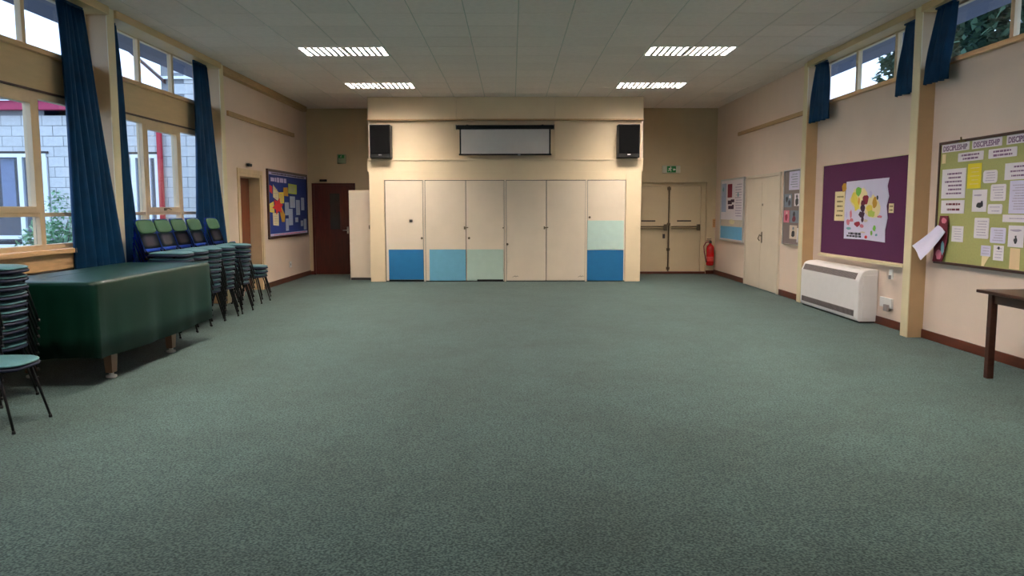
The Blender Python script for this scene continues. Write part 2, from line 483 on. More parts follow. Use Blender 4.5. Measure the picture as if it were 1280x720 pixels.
def low_window(y0, y1, m1, m2):
    global wn_
    w = sempty('window_%d' % wn_, (XL, (y0 + y1) / 2, 1.02)); wn_ += 1
    X = XL
    xa, xb = X - 0.07, X
    obj('window_sill', box(B(), X - 0.08, X + 0.10, y0, y1, 1.02, 1.07, 0.006), 'wood', w)
    obj('apron_board', box(B(), X, X + 0.06, y0, y1, 0.86, 1.02, 0.004), 'wood', w)
    obj('frame_head', box(B(), xa, xb, y0, y1, 2.56, 2.64, 0.003), 'frame', w)
    obj('frame_bottom', box(B(), xa, xb, y0, y1, 1.07, 1.12, 0.003), 'frame', w)
    ys = [y0 + 0.03, m1, m2, y1 - 0.03]
    for m in ys:
        obj('mullion', box(B(), xa, xb + 0.01, m - 0.04, m + 0.04, 1.12, 2.56, 0.003), 'frame', w)
    for i in range(3):
        a, c = ys[i] + 0.04, ys[i + 1] - 0.04
        obj('transom', box(B(), xa, xb, a, c, 1.40, 1.44, 0.003), 'frame', w)
        if i == 1:   # opening casement with its own thicker frame and handle
            cf = B()
            box(cf, xa, xb + 0.012, a, a + 0.05, 1.44, 2.56, 0.003); box(cf, xa, xb + 0.012, c - 0.05, c, 1.44, 2.56, 0.003)
            box(cf, xa, xb + 0.012, a + 0.05, c - 0.05, 1.44, 1.50, 0.003); box(cf, xa, xb + 0.012, a + 0.05, c - 0.05, 2.50, 2.56, 0.003)
            cs = obj('casement', cf, 'frame', w)
            h = B(); mid = (a + c) / 2 if y1 > 9 else a + 0.16
            tube(h, [(X + 0.02, mid - 0.05, 1.475), (X + 0.045, mid, 1.485), (X + 0.045, mid + 0.09, 1.47)], 0.009, 6)
            box(h, X + 0.012, X + 0.03, mid - 0.07, mid - 0.02, 1.455, 1.495, 0.002)
            obj('casement_handle', h, 'brass', cs)
            obj('pane', box(B(), X - 0.04, X - 0.034, a + 0.05, c - 0.05, 1.50, 2.50), 'glass', w)
        else:
            obj('pane', box(B(), X - 0.04, X - 0.034, a, c, 1.44, 2.56), 'glass', w)
        obj('pane', box(B(), X - 0.04, X - 0.034, a, c, 1.12, 1.40), 'glass', w)
    return w

for k in range(5):
    a = PIL[k] + 0.16 - 3.30; c = a + 3.14
    if k == 0: continue
    off = a - (PIL[4] + 0.16 - 3.30)
    low_window(a, c, 10.00 + off, 11.05 + off)
    high_window(-1, a, c, (9.99 + off, 10.95 + off))
    high_window(1, a - 0.02, c - 0.02, (9.70 + off, 10.78 + off))
    # plywood panel between the low and the high window
    struct('trim_%d' % n, box(B(), XL - 0.05, XL + 0.015, a, c, 2.64, 3.0, 0.003), 'panel'); n += 1
    struct('trim_%d' % n, box(B(), XL, XL + 0.025, a, c, 2.625, 2.645, 0.003), 'darkwood'); n += 1
# blind wall behind the camera end
struct('wall_left', box(B(), XL - 0.16, XL, YF, PIL[0], 1.02, ZC), 'wall')
struct('wall_left', box(B(), XL - 0.16, XL - 0.05, PIL[0], 12.23, 3.65, ZC + 0.125), 'wall')
struct('wall_right', box(B(), XR, XR + 0.16, YF, PIL[0], 3.02, 3.66), 'wall')

# ------------------------------------------------------------------ eaves and outdoors
for s in (-1, 1):
    xa, xb = sorted((s * 4.86, s * 5.5))
    struct('trim_%d' % n, box(B(), xa, xb, -3, 17.2, 3.72, 3.86), 'soffit'); n += 1
struct('floor', box(B(), -26, -5.0, -12, 40, -0.22, -0.12), 'paving')
struct('floor', box(B(), 5.0, 40, -12, 60, -0.22, -0.12), 'paving')

wing = thing('courtyard_wing', 'pale concrete block wing of building with red fascia seen across the courtyard through left windows', 'building', (-8.5, 17.3, -0.12))
obj('wall_core', (lambda q: (box(q, -15.0, -12.3, 17.31, 17.6, -0.12, 3.64), box(q, -10.26, -8.35, 17.31, 17.6, -0.12, 3.64), box(q, -12.3, -7.66, 17.31, 17.6, 2.72, 3.64), box(q, -12.3, -10.26, 17.31, 17.6, -0.12, 0.66), box(q, -8.35, -7.66, 17.31, 17.6, -0.12, 0.9), box(q, -7.76, -7.66, 17.31, 17.6, .9, 2.72), box(q, -7.66, -4.9, 17.31, 17.6, -0.12, 5.8), q)[-1])(B()), 'mortar', wing)
bl_me = {}
cnt = 0
for r in range(26):
    z = 0.16 + r * 0.225
    for c in range(20):
        x0 = -4.92 - c * 0.45 - (0.225 if r % 2 else 0) - 0.44
        x1 = x0 + 0.44
        if r % 2 == 1 and c == 0: x1 = -4.92 - 0.225
        if x1 < -12.2: continue
        if x0 < -7.6 and z > 3.5: continue
        if z > 5.6 or z < 0.3: continue
        for wa, wb_, za in ((-12.35, -10.23, 0.55), (-8.43, -7.75, 0.75)):
            if za < z < 2.6:
                if wa < x0 and x1 < wb_: x1 = x0
                elif x0 < wb_ < x1: x0 = wb_ + 0.01
                elif x0 < wa < x1: x1 = wa - 0.01
        if x1 - x0 < 0.05: continue
        mx = (x0 + x1) / 2
        if z < 0.8 and mx < -8: continue
        if cnt >= 300: continue
        key = round(x1 - x0, 3)
        if key not in bl_me:
            t = B(); box(t, 0, x1 - x0, 0, 0.03, 0, 0.215, 0.004)
            me = bpy.data.meshes.new('concrete_block'); t.to_mesh(me); t.free(); me.materials.append(M['block']); bl_me[key] = me
        part_mesh('concrete_block', bl_me[key], wing, Vector((x0, 17.3 - R.uniform(0, 0.004), z)) - wloc(wing)); cnt += 1
fa = obj('fascia', box(B(), -15, -7.66, 17.12, 17.3, 3.63, 3.83, 0.01), 'redpaint', wing)
b = B(); prism(b, [(17.05, 3.83), (22.0, 4.6), (22.0, 4.7), (17.05, 3.9)], 'X', -15, -7.66); obj('roof', b, 'roof', wing)
def wing_window(x0, x1, z0, z1, bars_x, curtains):
    w = obj('window', (lambda q: (box(q, x0, x1, 17.26, 17.34, z1 - 0.08, z1), box(q, x0, x1, 17.22, 17.34, z0 - 0.06, z0 + 0.02), box(q, x0, x1, 17.26, 17.34, z0 + 0.14, z0 + 0.22), [box(q, bx - 0.05, bx + 0.05, 17.26, 17.34, z0, z1 - 0.08) for bx in bars_x], q)[-1])(B()), 'upvc', wing)
    obj('room_behind', box(B(), x0, x1, 17.55, 17.58, z0, z1), 'roomdark', w)
    obj('pane', box(B(), x0, x1, 17.29, 17.295, z0 + 0.02, z1 - 0.08), 'glass', w)
    for a, c in curtains:
        obj('curtain', box(B(), a, c, 17.40, 17.42, z0 + 0.75, z1 - 0.1), 'netcurtain', w)
    obj('lintel', box(B(), x0 - 0.05, x1 + 0.05, 17.26, 17.3, z1, z1 + 0.05), 'slot', w)
wing_window(-12.3, -10.26, 0.68, 2.70, (-12.25, -10.84, -10.3), ((-11.9, -11.5), (-11.35, -11.05)))
wing_window(-8.40, -7.78, 0.95, 2.68, (-8.34, -8.02, -7.82), ())
b = B(); tube(b, [(-7.72, 17.22, 3.75), (-7.72, 17.22, 0.0)], 0.06, 10); obj('downpipe', b, 'redpipe', wing)
b = B(); box(b, -8.35, -7.55, 17.18, 17.30, 0, 0.08); 
for v in b.verts:
    pass
for v in b.verts:
    t = (v.co.x + 8.35) / 0.8
    v.co.z += 4.92 - 0.72 * t - (0.0)
obj('barge_board', b, 'darkwood', wing)
obj('flashing', box(B(), -7.66, -6.9, 17.24, 17.3, 4.30, 4.36), 'upvc', wing)

def foliage(n, cx, cy, cz, rx, ry, rz, size, seed):
    rr = random.Random(seed); bm = B()
    for i in range(n):
        while True:
            p = Vector((rr.uniform(-1, 1), rr.uniform(-1, 1), rr.uniform(-1, 1)))
            if p.length < 1: break
        if p.length < 0.3 and rr.random() < 0.5: p *= 1.8
        p = Vector((cx + p.x * rx, cy + p.y * ry, cz + p.z * rz))
        d = Vector((rr.gauss(0, 1), rr.gauss(0, 1), rr.gauss(0, 0.5))).normalized()
        u = d.cross(Vector((0, 0, 1))).normalized() if abs(d.z) < 0.95 else Vector((1, 0, 0))
        w = Vector((rr.gauss(0, .3), rr.gauss(0, .3), rr.gauss(0, .3))) + u; w = w.normalized()
        L = size * rr.uniform(0.6, 1.3)
        vs = [bm.verts.new(q) for q in (p, p + d * L * .5 + w * L * .25, p + d * L, p + d * L * .5 - w * L * .25)]
        bm.faces.new(vs)
    return bm
sh = thing('courtyard_shrub', 'pale green leafy shrub growing in the courtyard outside the left window', 'shrub', (-7.6, 13.4, -0.12))
obj('foliage', foliage(2000, -7.85, 13.4, 0.78, 0.66, 0.5, 0.52, 0.11, 3), 'leaf', sh, 'stuff')
obj('foliage', foliage(260, -7.78, 13.4, 1.40, 0.22, 0.2, 0.42, 0.10, 5), 'leaf', sh, 'stuff')
b = B()
for k in range(7):
    a = k * 0.9
    tube(b, [(-7.6 + 0.05 * math.cos(a), 13.4 + 0.05 * math.sin(a), -0.12), (-7.55 + 0.25 * math.cos(a), 13.4 + 0.25 * math.sin(a), 0.6), (-7.4 + 0.2 * math.cos(a), 13.4 + 0.25 * math.sin(a), 1.3)], [0.012, 0.008, 0.004], 5)
obj('stems', b, 'bark', sh)
for q, (x, y, rr_, top, lab) in enumerate(((13.7, 25.5, 1.7, 8.2, 'dark tree outside the far high window on the right'), (12.7, 20.3, 1.9, 8.0, 'leafy tree outside the near high window on the right, close to the curtain'), (13.6, 15.9, 1.8, 8.0, 'bushy tree outside the near high window at the right edge'))):
    t = thing('garden_tree', lab, 'tree', (x, y, -0.12))
    obj('crown', foliage(6000, x, y, top - rr_ * 1.25, rr_, rr_, rr_ * 1.3, 0.36, 20 + q), 'treeleaf', t, 'stuff')
    b = B(); tube(b, [(x, y, -0.12), (x + 0.1, y, 2.2), (x, y + 0.1, top - rr_)], [0.2, 0.15, 0.08], 8)
    for k in range(5):
        a = k * 1.3; tube(b, [(x + 0.05, y, 2.5 + k * 0.4), (x + rr_ * 0.6 * math.cos(a), y + rr_ * 0.6 * math.sin(a), 3.6 + k * 0.5)], [0.06, 0.02], 5)
    obj('trunk', b, 'bark', t)

# ------------------------------------------------------------------ ceiling lights
def make_light(x0, y0, label):
    x1 = x0 + 2 * P; y1 = y0 + P
    t = thing('ceiling_light', label, 'light', ((x0 + x1) / 2, (y0 + y1) / 2, ZC), group='recessed louvre ceiling lights')
    f = B()
    for a in ((x0 + .004, x1 - .004, y0 + .004, y0 + 0.03), (x0 + .004, x1 - .004, y1 - 0.03, y1 - .004), (x0 + .004, x0 + 0.03, y0 + 0.03, y1 - 0.03), (x1 - 0.03, x1 - .004, y0 + 0.03, y1 - 0.03)):
        box(f, *a, ZC - 0.006, ZC + 0.08)
    obj('frame', f, 'white', t)
    obj('housing', box(B(), x0 + 0.004, x1 - 0.004, y0 + 0.004, y1 - 0.004, ZC + 0.08, ZC + 0.10), 'white', t)
    nb = 13
    w = (x1 - x0 - 0.06)
    for k in range(3):
        yy = y0 + 0.03 + (P - 0.06) * (k + 0.5) / 3
        b = B(); box(b, x0 + 0.035, x1 - 0.035, yy - 0.075, yy + 0.075, ZC + 0.052, ZC + 0.062)
        obj('tube', b, 'tube', t)
    for k in range(1, nb):
        xx = x0 + 0.03 + w * k / nb
        obj('louvre_blade', box(B(), xx - 0.023, xx + 0.023, y0 + 0.03, y1 - 0.03, ZC - 0.004, ZC + 0.030), 'blade', t)
    for k in range(1, 3):
        yy = y0 + 0.03 + (P - 0.06) * k / 3
        obj('louvre_rail', box(B(), x0 + 0.03, x1 - 0.03, yy - 0.003, yy + 0.003, ZC + 0.02, ZC + 0.05), 'alu', t)
    return t
LX = X0 - 5 * P; RX = X0 + 3 * P
make_light(LX, Y0, 'nearer louvred light panel on the left half of the ceiling')
make_light(RX, Y0, 'nearer louvred light panel on the right half of the ceiling')
make_light(LX, Y0 + 5 * P, 'farther louvred light panel on the left, towards the cupboards')
make_light(RX, Y0 + 5 * P, 'farther louvred light panel on the right, towards the cupboards')
for yy, w in ((Y0 - 5 * P, 'next row'), (Y0 - 10 * P, 'third row')):
    for xx, sd in ((LX, 'left'), (RX, 'right')):
        o = make_light(xx, yy, 'ceiling light behind the frame top, %s, %s side' % (w, sd))

# ------------------------------------------------------------------ doors
# dark panelled door in back wall (left)
d = sempty('door_1', (-4.02, YB, 0))
obj('door_leaf', box(B(), -4.42, -3.55, YB - 0.03, YB - 0.001, 0.01, 2.0, 0.004), 'darkdoor', d)
f = B(); box(f, -4.47, -4.42, YB - 0.045, YB, 0, 2.05, 0.003); box(f, -3.55, -3.50, YB - 0.045, YB, 0, 2.05, 0.003); box(f, -4.42, -3.55, YB - 0.045, YB, 2.0, 2.05, 0.003)
obj('door_frame', f, 'darkdoor', d)
g = obj('glazed_panel', box(B(), -4.07, -3.85, YB - 0.036, YB - 0.028, 1.02, 1.82, 0.002), 'glassdark', d)
b = B(); box(b, -3.70, -3.66, YB - 0.045, YB - 0.03, 0.92, 1.08, 0.003); tube(b, [(-3.68, YB - 0.05, 1.0), (-3.68, YB - 0.08, 1.0), (-3.79, YB - 0.08, 1.0)], 0.01, 6)
obj('door_handle', b, 'chrome', d)
# fire exit double doors
d = sempty('door_2', (3.5, YB + 0.12, 0))
yy = YB + 0.12
f = B(); box(f, 4.285, 4.389, yy - 0.02, yy + 0.08, 0, 2.06, 0.004); box(f, 2.661, 4.285, yy - 0.02, yy + 0.08, 1.98, 2.06, 0.004)
obj('door_frame', f, 'wall_back', d)
for (a, c, nm) in ((2.70, 3.535, 0), (3.585, 4.28, 1)):
    lf = obj('door_leaf', box(B(), a, c, yy, yy + 0.045, 0.05, 1.975, 0.004), 'wall_back', d)
    hb = B(); tube(hb, [(a + 0.03, yy - 0.06, 1.07), (c - 0.03, yy - 0.06, 1.07)], 0.014, 8)
    tube(hb, [(a + 0.03, yy - 0.045, 1.02), (c - 0.03, yy - 0.045, 1.02)], 0.008, 6)
    obj('push_bar', hb, 'brass', lf)
    e = c - 0.05
    obj('bar_bracket', box(B(), e - 0.035, e + 0.035, yy - 0.08, yy, 0.98, 1.12, 0.006), 'brass', lf)
    mid = 3.10 if nm == 0 else 3.91
    obj('push_plate', box(B(), mid - 0.16, mid + 0.16, yy - 0.012, yy, 1.18, 1.21, 0.002), 'slot', lf)
    if nm == 0: obj('lock', box(B(), 3.43, 3.48, yy - 0.03, yy, 0.80, 0.90, 0.005), 'slot', lf)
b = B(); tube(b, [(3.56, yy - 0.01, 0.05), (3.56, yy - 0.01, 1.97)], 0.012, 6)
obj('bolt_rod', b, 'brass', d)
for z in (0.55, 1.12, 1.92, 0.12):
    obj('bolt_guide', box(B(), 3.52, 3.60, yy - 0.03, yy, z - 0.03, z + 0.03, 0.004), 'brass', d)
obj('threshold', box(B(), 2.66, 4.39, YB + 0.02, yy + 0.06, 0, 0.05, 0.004), 'skirt', d)
# cream double doors in right wall
d = sempty('door_3', (FR, 14.2, 0))
for a, c in ((13.30, 14.205), (14.212, 15.12)):
    lf = obj('door_leaf', box(B(), FR - 0.028, FR, a, c, 0.01, 2.03, 0.003), 'door', d)
    if a < 14: 
        b = B(); tube(b, [(FR - 0.03, 14.14, 0.98), (FR - 0.07, 14.14, 0.98), (FR - 0.07, 14.03, 0.98)], 0.009, 6); box(b, FR - 0.036, FR - 0.026, 14.12, 14.16, 0.85, 1.05, 0.002)
        obj('door_handle', b, 'brass', lf)
        obj('lock', box(B(), FR - 0.036, FR - 0.026, 14.13, 14.16, 1.52, 1.56, 0.002), 'brass', lf)
    else:
        b = B(); tube(b, [(FR - 0.03, 14.26, 0.88), (FR - 0.06, 14.26, 0.92), (FR - 0.03, 14.26, 1.00)], 0.008, 6)
        obj('pull', b, 'brass', lf)
f = B(); box(f, FR - 0.035, FR, 13.24, 13.295, 0, 2.09, 0.003); box(f, FR - 0.035, FR, 15.125, 15.18, 0, 2.09, 0.003); box(f, FR - 0.035, FR, 13.295, 15.125, 2.035, 2.09, 0.003)
obj('door_frame', f, 'door', d)
# brown door in left wall recess
d = sempty('door_4', (-4.78, 13.64, 0))
obj('door_leaf', box(B(), -4.80, -4.755, 13.14, 14.14, 0.01, 2.02, 0.003), 'browndoor', d)
f = B(); box(f, -4.80, FL + 0.004, 14.15, 14.199, 0, 2.079, 0.003); box(f, -4.80, FL + 0.004, 13.081, 13.13, 0, 2.079, 0.003); box(f, -4.80, FL + 0.004, 13.13, 14.15, 2.03, 2.079, 0.003)
obj('door_frame', f, 'frame', d)
f = B(); box(f, FL, FL + 0.015, 14.2, 14.30, 0, 2.16, 0.003); box(f, FL, FL + 0.015, 12.98, 13.08, 0, 2.16, 0.003); box(f, FL, FL + 0.015, 13.08, 14.2, 2.08, 2.16, 0.003)
obj('architrave', f, 'frame', d)
obj('door_handle', (lambda q: tube(q, [(-4.755, 13.25, 1.0), (-4.70, 13.25, 1.0), (-4.70, 13.36, 1.0)], 0.01, 6))(B()), 'chrome', d)

# ------------------------------------------------------------------ big built-in cupboard
BX0, BX1, BY = -2.86, 2.61, 15.70
cup = thing('storage_cupboard', 'wide cream built-in cupboard block with six tall doors and blue lower panels', 'cupboard', (-0.12, BY, 0))
core = B()
box(core, BX0 + 0.03, BX1 - 0.02, BY + 0.05, YB - 0.002, 0.0, 2.44)
box(core, BX0, BX1 + 0.02, BY + 0.10, YB - 0.002, 2.44, ZC - 0.002)
obj('carcass', core, 'box', cup)
obj('gap_shade_board', box(B(), -2.56, 2.30, BY + 0.043, BY + 0.0495, 0.0, 2.05), 'slot', cup)  # dark board behind the doors, painting the shade seen in their gaps
# plinth frame round the doors
f = B()
box(f, BX0, -2.565, BY, BY + 0.05, 0.0, 2.22, 0.003)
box(f, 2.305, BX1, BY, BY + 0.05, 0.0, 2.22, 0.003)
box(f, BX0 - 0.03, BX1 + 0.03, BY, BY + 0.05, 2.22, 2.44, 0.003)
box(f, -2.565, 2.305, BY, BY + 0.05, 2.05, 2.22, 0.003)
obj('face_frame', f, 'box', cup)
obj('ledge', box(B(), BX0 - 0.03, BX1 + 0.04, BY - 0.02, BY + 0.10, 2.44, 2.475, 0.004), 'box', cup)
# upper cladding panels
for a, c in ((BX0, -1.10), (-1.095, 0.865), (0.87, BX1 + 0.02)):
    obj('upper_panel', box(B(), a, c, BY + 0.075, BY + 0.10, 2.475, 3.235, 0.003), 'box', cup)
    obj('fascia_panel', box(B(), a, c, BY - 0.02, BY + 0.09, 3.255, ZC - 0.003, 0.003), 'box', cup)
obj('fascia_trim', box(B(), BX0 - 0.01, BX1 + 0.03, BY - 0.035, BY + 0.09, 3.225, 3.255, 0.003), 'railwood', cup)
box_edges = B(); box(box_edges, BX0 - 0.005, BX0 + 0.03, BY + 0.055, BY + 0.09, 2.475, 3.225, 0.003); box(box_edges, BX1 - 0.005, BX1 + 0.03, BY + 0.055, BY + 0.09, 2.475, 3.225, 0.003)
obj('edge_strip', box_edges, 'door', cup)
divs = [(-2.545, -1.79), (-1.74, -0.925), (-0.918, -0.15), (-0.105, 0.70), (0.708, 1.49), (1.535, 2.295)]
panels = {0: [('blue', -2.49, -1.79, 0.045, 0.655)], 1: [('lightblue', -1.665, -0.93, 0.02, 0.655)], 2: [('palegreen', -0.905, -0.165, 0.02, 0.655)],
          5: [('paleaqua', 1.535, 2.27, 0.65, 1.235), ('blue', 1.535, 2.27, 0.02, 0.64)]}
knobs = {0: [(-1.815, 0.885, 'k')], 1: [(-0.945, 1.09, 'h')], 2: [(-0.86, 0.885, 'k'), (-0.17, 1.09, 'd')], 3: [(-0.085, 0.76, 'k'), (0.67, 1.09, 'h')], 4: [], 5: [(1.575, 1.30, 'k')]}
for i, (a, c) in enumerate(divs):
    dr = obj('cupboard_door', box(B(), a + 0.003, c - 0.003, BY + 0.004, BY + 0.04, 0.02, 2.038, 0.003), 'door', cup)
    for (m_, x0, x1, z0, z1) in panels.get(i, []):
        q = obj('colour_panel', box(B(), x0, x1, BY - 0.006, BY + 0.004, z0, z1, 0.002), m_, dr)
        q['label'] = {'blue': 'deep blue panel', 'lightblue': 'light blue panel', 'palegreen': 'pale green panel', 'paleaqua': 'pale aqua panel'}[m_]
    for (x, z, t) in knobs[i]:
        bb = B()
        if t == 'k': lathe(bb, [(0.012, 0.012), (0.012, -0.01), (0.024, -0.018), (0.022, -0.034), (0.008, -0.038)], (x, BY, z), 12, 'Y')
        elif t == 'd': lathe(bb, [(0.010, 0.012), (0.014, -0.004), (0.005, -0.008)], (x, BY, z), 10, 'Y')
        else:
            box(bb, x - 0.02, x + 0.01, BY - 0.006, BY + 0.012, z - 0.03, z + 0.03, 0.003); tube(bb, [(x, BY - 0.03, z), (x + 0.07, BY - 0.032, z + 0.01)], 0.011, 6); tube(bb, [(x, BY, z), (x, BY - 0.034, z)], 0.009, 6)
        obj('door_knob', bb, 'brass', dr)
    if i == 0:
        bb = box(B(), -2.06, -2.0, BY - 0.012, BY + 0.012, 1.21, 1.26, 0.005); obj('latch_plate', bb, 'slot', dr)
    if i in (3, 4):
        bb = B(); x = 0.02 if i == 3 else 1.35
        for k in range(4): tube(bb, [(x + k * 0.03, BY + 0.002, 0.09 + 0.02 * (k % 2)), (x + 0.06 + k * 0.02, BY + 0.002, 0.12 - 0.02 * (k % 2))], 0.003, 4)
        obj('scuff_mark', bb, 'brass', dr)
for x in ((-1.765), (-0.128), (1.512)): obj('stile', box(B(), x - 0.018, x + 0.018, BY + 0.004, BY + 0.05, 0.0, 2.05, 0.003), 'door', cup)
g = B(); box(g, -2.49, -1.79, BY - 0.009, BY + 0.012, 0.008, 0.042); box(g, -0.70, -0.17, BY - 0.009, BY + 0.012, 0.002, 0.045)
obj('vent_slot', g, 'black', cup)

# tall cream cupboard beside
t = thing('tall_cabinet', 'narrow tall cream cabinet between the dark door and the big cupboard', 'cabinet', (-3.14, 16.1, 0))
obj('body', box(B(), -3.365, -2.895, 16.125, 16.75, 0.0, 1.86, 0.004), 'wall', t)
dr = obj('door', box(B(), -3.36, -2.90, 16.10, 16.122, 0.05, 1.85, 0.003), 'door', t)
obj('plinth', box(B(), -3.35, -2.91, 16.11, 16.124, 0.0, 0.05, 0.002), 'slot', t)
obj('handle', box(B(), -2.955, -2.935, 16.075, 16.10, 1.06, 1.14, 0.004), 'brass', dr)

# speakers
def speaker(x0, x1, label):
    t = thing('loudspeaker', label, 'speaker', ((x0 + x1) / 2, BY, 2.476))
    obj('cabinet', box(B(), x0, x1, BY - 0.20, BY + 0.072, 2.478, 3.13, 0.012), 'black', t)
    obj('grille', box(B(), x0 + 0.015, x1 - 0.015, BY - 0.215, BY - 0.20, 2.56, 3.115, 0.008), 'grille_black', t)
    q = obj('badge', box(B(), (x0 + x1) / 2 - 0.03, (x0 + x1) / 2 + 0.03, BY - 0.222, BY - 0.2, 2.53, 2.545, 0.003), 'alu', t)
    return t
speaker(-2.80, -2.39, 'black loudspeaker at the left end of the ledge above the cupboard doors')
speaker(2.11, 2.54, 'black loudspeaker at the right end of the ledge above the cupboard doors')

# projection screen
t = thing('projection_screen', 'partly lowered pull-down projection screen with black case above cupboard', 'screen', (-0.12, BY, 2.52))
b = B(); box(b, -1.085, 0.835, BY - 0.14, BY - 0.03, 3.045, 3.125, 0.02); obj('case', b, 'black', t)
for a, c in ((-1.10, -1.085), (0.835, 0.85)): obj('end_cap', box(B(), a, c, BY - 0.145, BY - 0.025, 3.04, 3.13, 0.004), 'black', t)
b = B(); box(b, -1.0, 0.75, BY - 0.09, BY - 0.086, 2.565, 3.05); obj('screen_sheet', b, 'screen', t)
b = B(); box(b, -1.03, -1.0, BY - 0.091, BY - 0.085, 2.565, 3.05); box(b, 0.75, 0.78, BY - 0.091, BY - 0.085, 2.565, 3.05); obj('black_border', b, 'black', t)
bb = obj('bottom_bar', (lambda q: tube(q, [(-1.045, BY - 0.088, 2.55), (0.795, BY - 0.088, 2.55)], 0.016, 8))(B()), 'black', t)
obj('pull_tab', box(B(), 0.13, 0.18, BY - 0.11, BY - 0.075, 2.525, 2.555, 0.004), 'screen', t)
b = B(); box(b, -0.9, -0.86, BY - 0.05, BY - 0.001, 3.10, 3.14); box(b, 0.6, 0.64, BY - 0.05, BY - 0.001, 3.10, 3.14)
box(b, -0.9, -0.86, BY - 0.05, BY + 0.076, 3.10, 3.14); box(b, 0.6, 0.64, BY - 0.05, BY + 0.076, 3.10, 3.14)
obj('wall_bracket', b, 'black', t)

# ------------------------------------------------------------------ small wall items at the back
def run_man(bm, cx, cz, s, y):
    lathe(bm, [(0.001, -0.001), (0.12 * s, -0.001), (0.12 * s, 0.0), (0.001, 0.0)], (cx + 0.1 * s, y, cz + 0.38 * s), 10, 'Y')
    for pts, r in (([(0.0, 0.2), (-0.05, -0.05)], 0.11), ([(-0.05, -0.05), (0.15, -0.2), (0.12, -0.42)], 0.06), ([(-0.05, -0.05), (-0.2, -0.25), (-0.4, -0.25)], 0.06), ([(0.02, 0.2), (0.22, 0.1), (0.35, 0.2)], 0.045), ([(0.0, 0.2), (-0.22, 0.18), (-0.3, 0.0)], 0.045)):
        for (a, c) in zip(pts, pts[1:]):
            p, q = Vector(a), Vector(c); dd = (q - p).normalized(); nn = Vector((-dd.y, dd.x)) * r
            vs = [(p + nn), (q + nn), (q - nn), (p - nn)]
            prism(bm, [(cx + v.x * s, cz + v.y * s) for v in vs], 'Y', y - 0.001, y)
t = thing('exit_sign', 'green and white emergency exit sign above the fire doors', 'sign', (3.57, YB, 2.25))
obj('housing', box(B(), 3.37, 3.77, YB - 0.05, YB, 2.26, 2.43, 0.01), 'signbody', t)
pn = obj('green_panel', box(B(), 3.47, 3.67, YB - 0.054, YB - 0.05, 2.275, 2.415), 'signgreen', t)
b = B(); run_man(b, 3.54, 2.345, 0.12, YB - 0.0545); prism(b, [(3.60, 2.34), (3.63, 2.37), (3.63, 2.352), (3.66, 2.352), (3.66, 2.328), (3.63, 2.328), (3.63, 2.31)], 'Y', YB - 0.0555, YB - 0.0545)
obj('pictogram', b, 'white', pn)
t = thing('exit_sign', 'small pale green exit light high above the dark door', 'sign', (-3.79, YB, 2.47))
obj('housing', box(B(), -3.88, -3.69, YB - 0.06, YB, 2.48, 2.69, 0.012), mat('pale_green_housing', srgb(150, 164, 138), 0.5, 0.03), t)
pn = obj('green_panel', box(B(), -3.85, -3.72, YB - 0.064, YB - 0.06, 2.60, 2.67), 'signgreen', t)
b = B(); run_man(b, -3.79, 2.635, 0.055, YB - 0.0645); obj('pictogram', b, 'white', pn)
def closer(x, y, z, lab, ax):
    b = B()
    if ax == 'Y': box(b, x - 0.08, x + 0.08, y - 0.05, y, z - 0.025, z + 0.025, 0.01)
    else: box(b, x, x + 0.05, y - 0.08, y + 0.08, z - 0.025, z + 0.025, 0.01)
    tag(obj('door_number_plate', b, 'black'), lab, 'sign')
closer(-4.21, YB - 0.001, 2.11, 'small black plate above the dark door in the back wall', 'Y')
closer(FL + 0.016, 13.5, 2.23, 'small black plate above the brown door in the left wall', 'X')
t = thing('call_point', 'small orange fire notice on the wall above the extinguisher', 'sign', (4.55, YB, 1.04))
obj('plate', box(B(), 4.53, 4.59, YB - 0.012, YB, 1.05, 1.24, 0.002), 'orange', t)
b = B()
for k in range(5): box(b, 4.54, 4.58 - 0.01 * (k % 2), YB - 0.013, YB - 0.0115, 1.08 + k * 0.03, 1.09 + k * 0.03)
obj('print', b, 'inkbrown', t)

# fire extinguisher
ex, ey = 4.455, 17.36
t = thing('fire_extinguisher', 'red fire extinguisher with black hose on the back wall near the right corner', 'extinguisher', (ex, ey, 0.2))
b = B(); lathe(b, [(0.06, 0.20), (0.082, 0.215), (0.085, 0.25), (0.085, 0.58), (0.075, 0.63), (0.045, 0.665), (0.028, 0.675), (0.026, 0.70)], (ex, ey, 0), 24); obj('cylinder_body', b, 'red', t)
b = B(); lathe(b, [(0.0855, 0.30), (0.0862, 0.301), (0.0862, 0.40), (0.0855, 0.401)], (ex, ey, 0), 24)
q = obj('printed_band', b, mat('label_print', srgb(206, 60, 56), 0.4, 0.2, 30), t)
b = B(); lathe(b, [(0.03, 0.70), (0.032, 0.74), (0.02, 0.75)], (ex, ey, 0), 12); box(b, ex - 0.09, ex + 0.02, ey - 0.012, ey + 0.012, 0.75, 0.765, 0.003); box(b, ex - 0.08, ex + 0.02, ey - 0.012, ey + 0.012, 0.785, 0.80, 0.003)
obj('valve_handle', b, 'slot', t)
b = B(); tube(b, [(ex - 0.03, ey - 0.02, 0.73), (ex - 0.10, ey - 0.02, 0.72), (ex - 0.15, ey - 0.02, 0.64), (ex - 0.14, ey - 0.03, 0.5), (ex - 0.11, ey - 0.04, 0.36), (ex - 0.095, ey - 0.05, 0.28)], [0.012, 0.012, 0.012, 0.012, 0.013, 0.018], 8); obj('hose', b, 'pmaroon', t)
obj('wall_bracket', box(B(), ex - 0.02, ex + 0.02, ey + 0.08, YB, 0.4, 0.62, 0.003), 'slot', t)

# ------------------------------------------------------------------ notices helpers
def side_x(side, X, d): return X - d if side > 0 else X + d

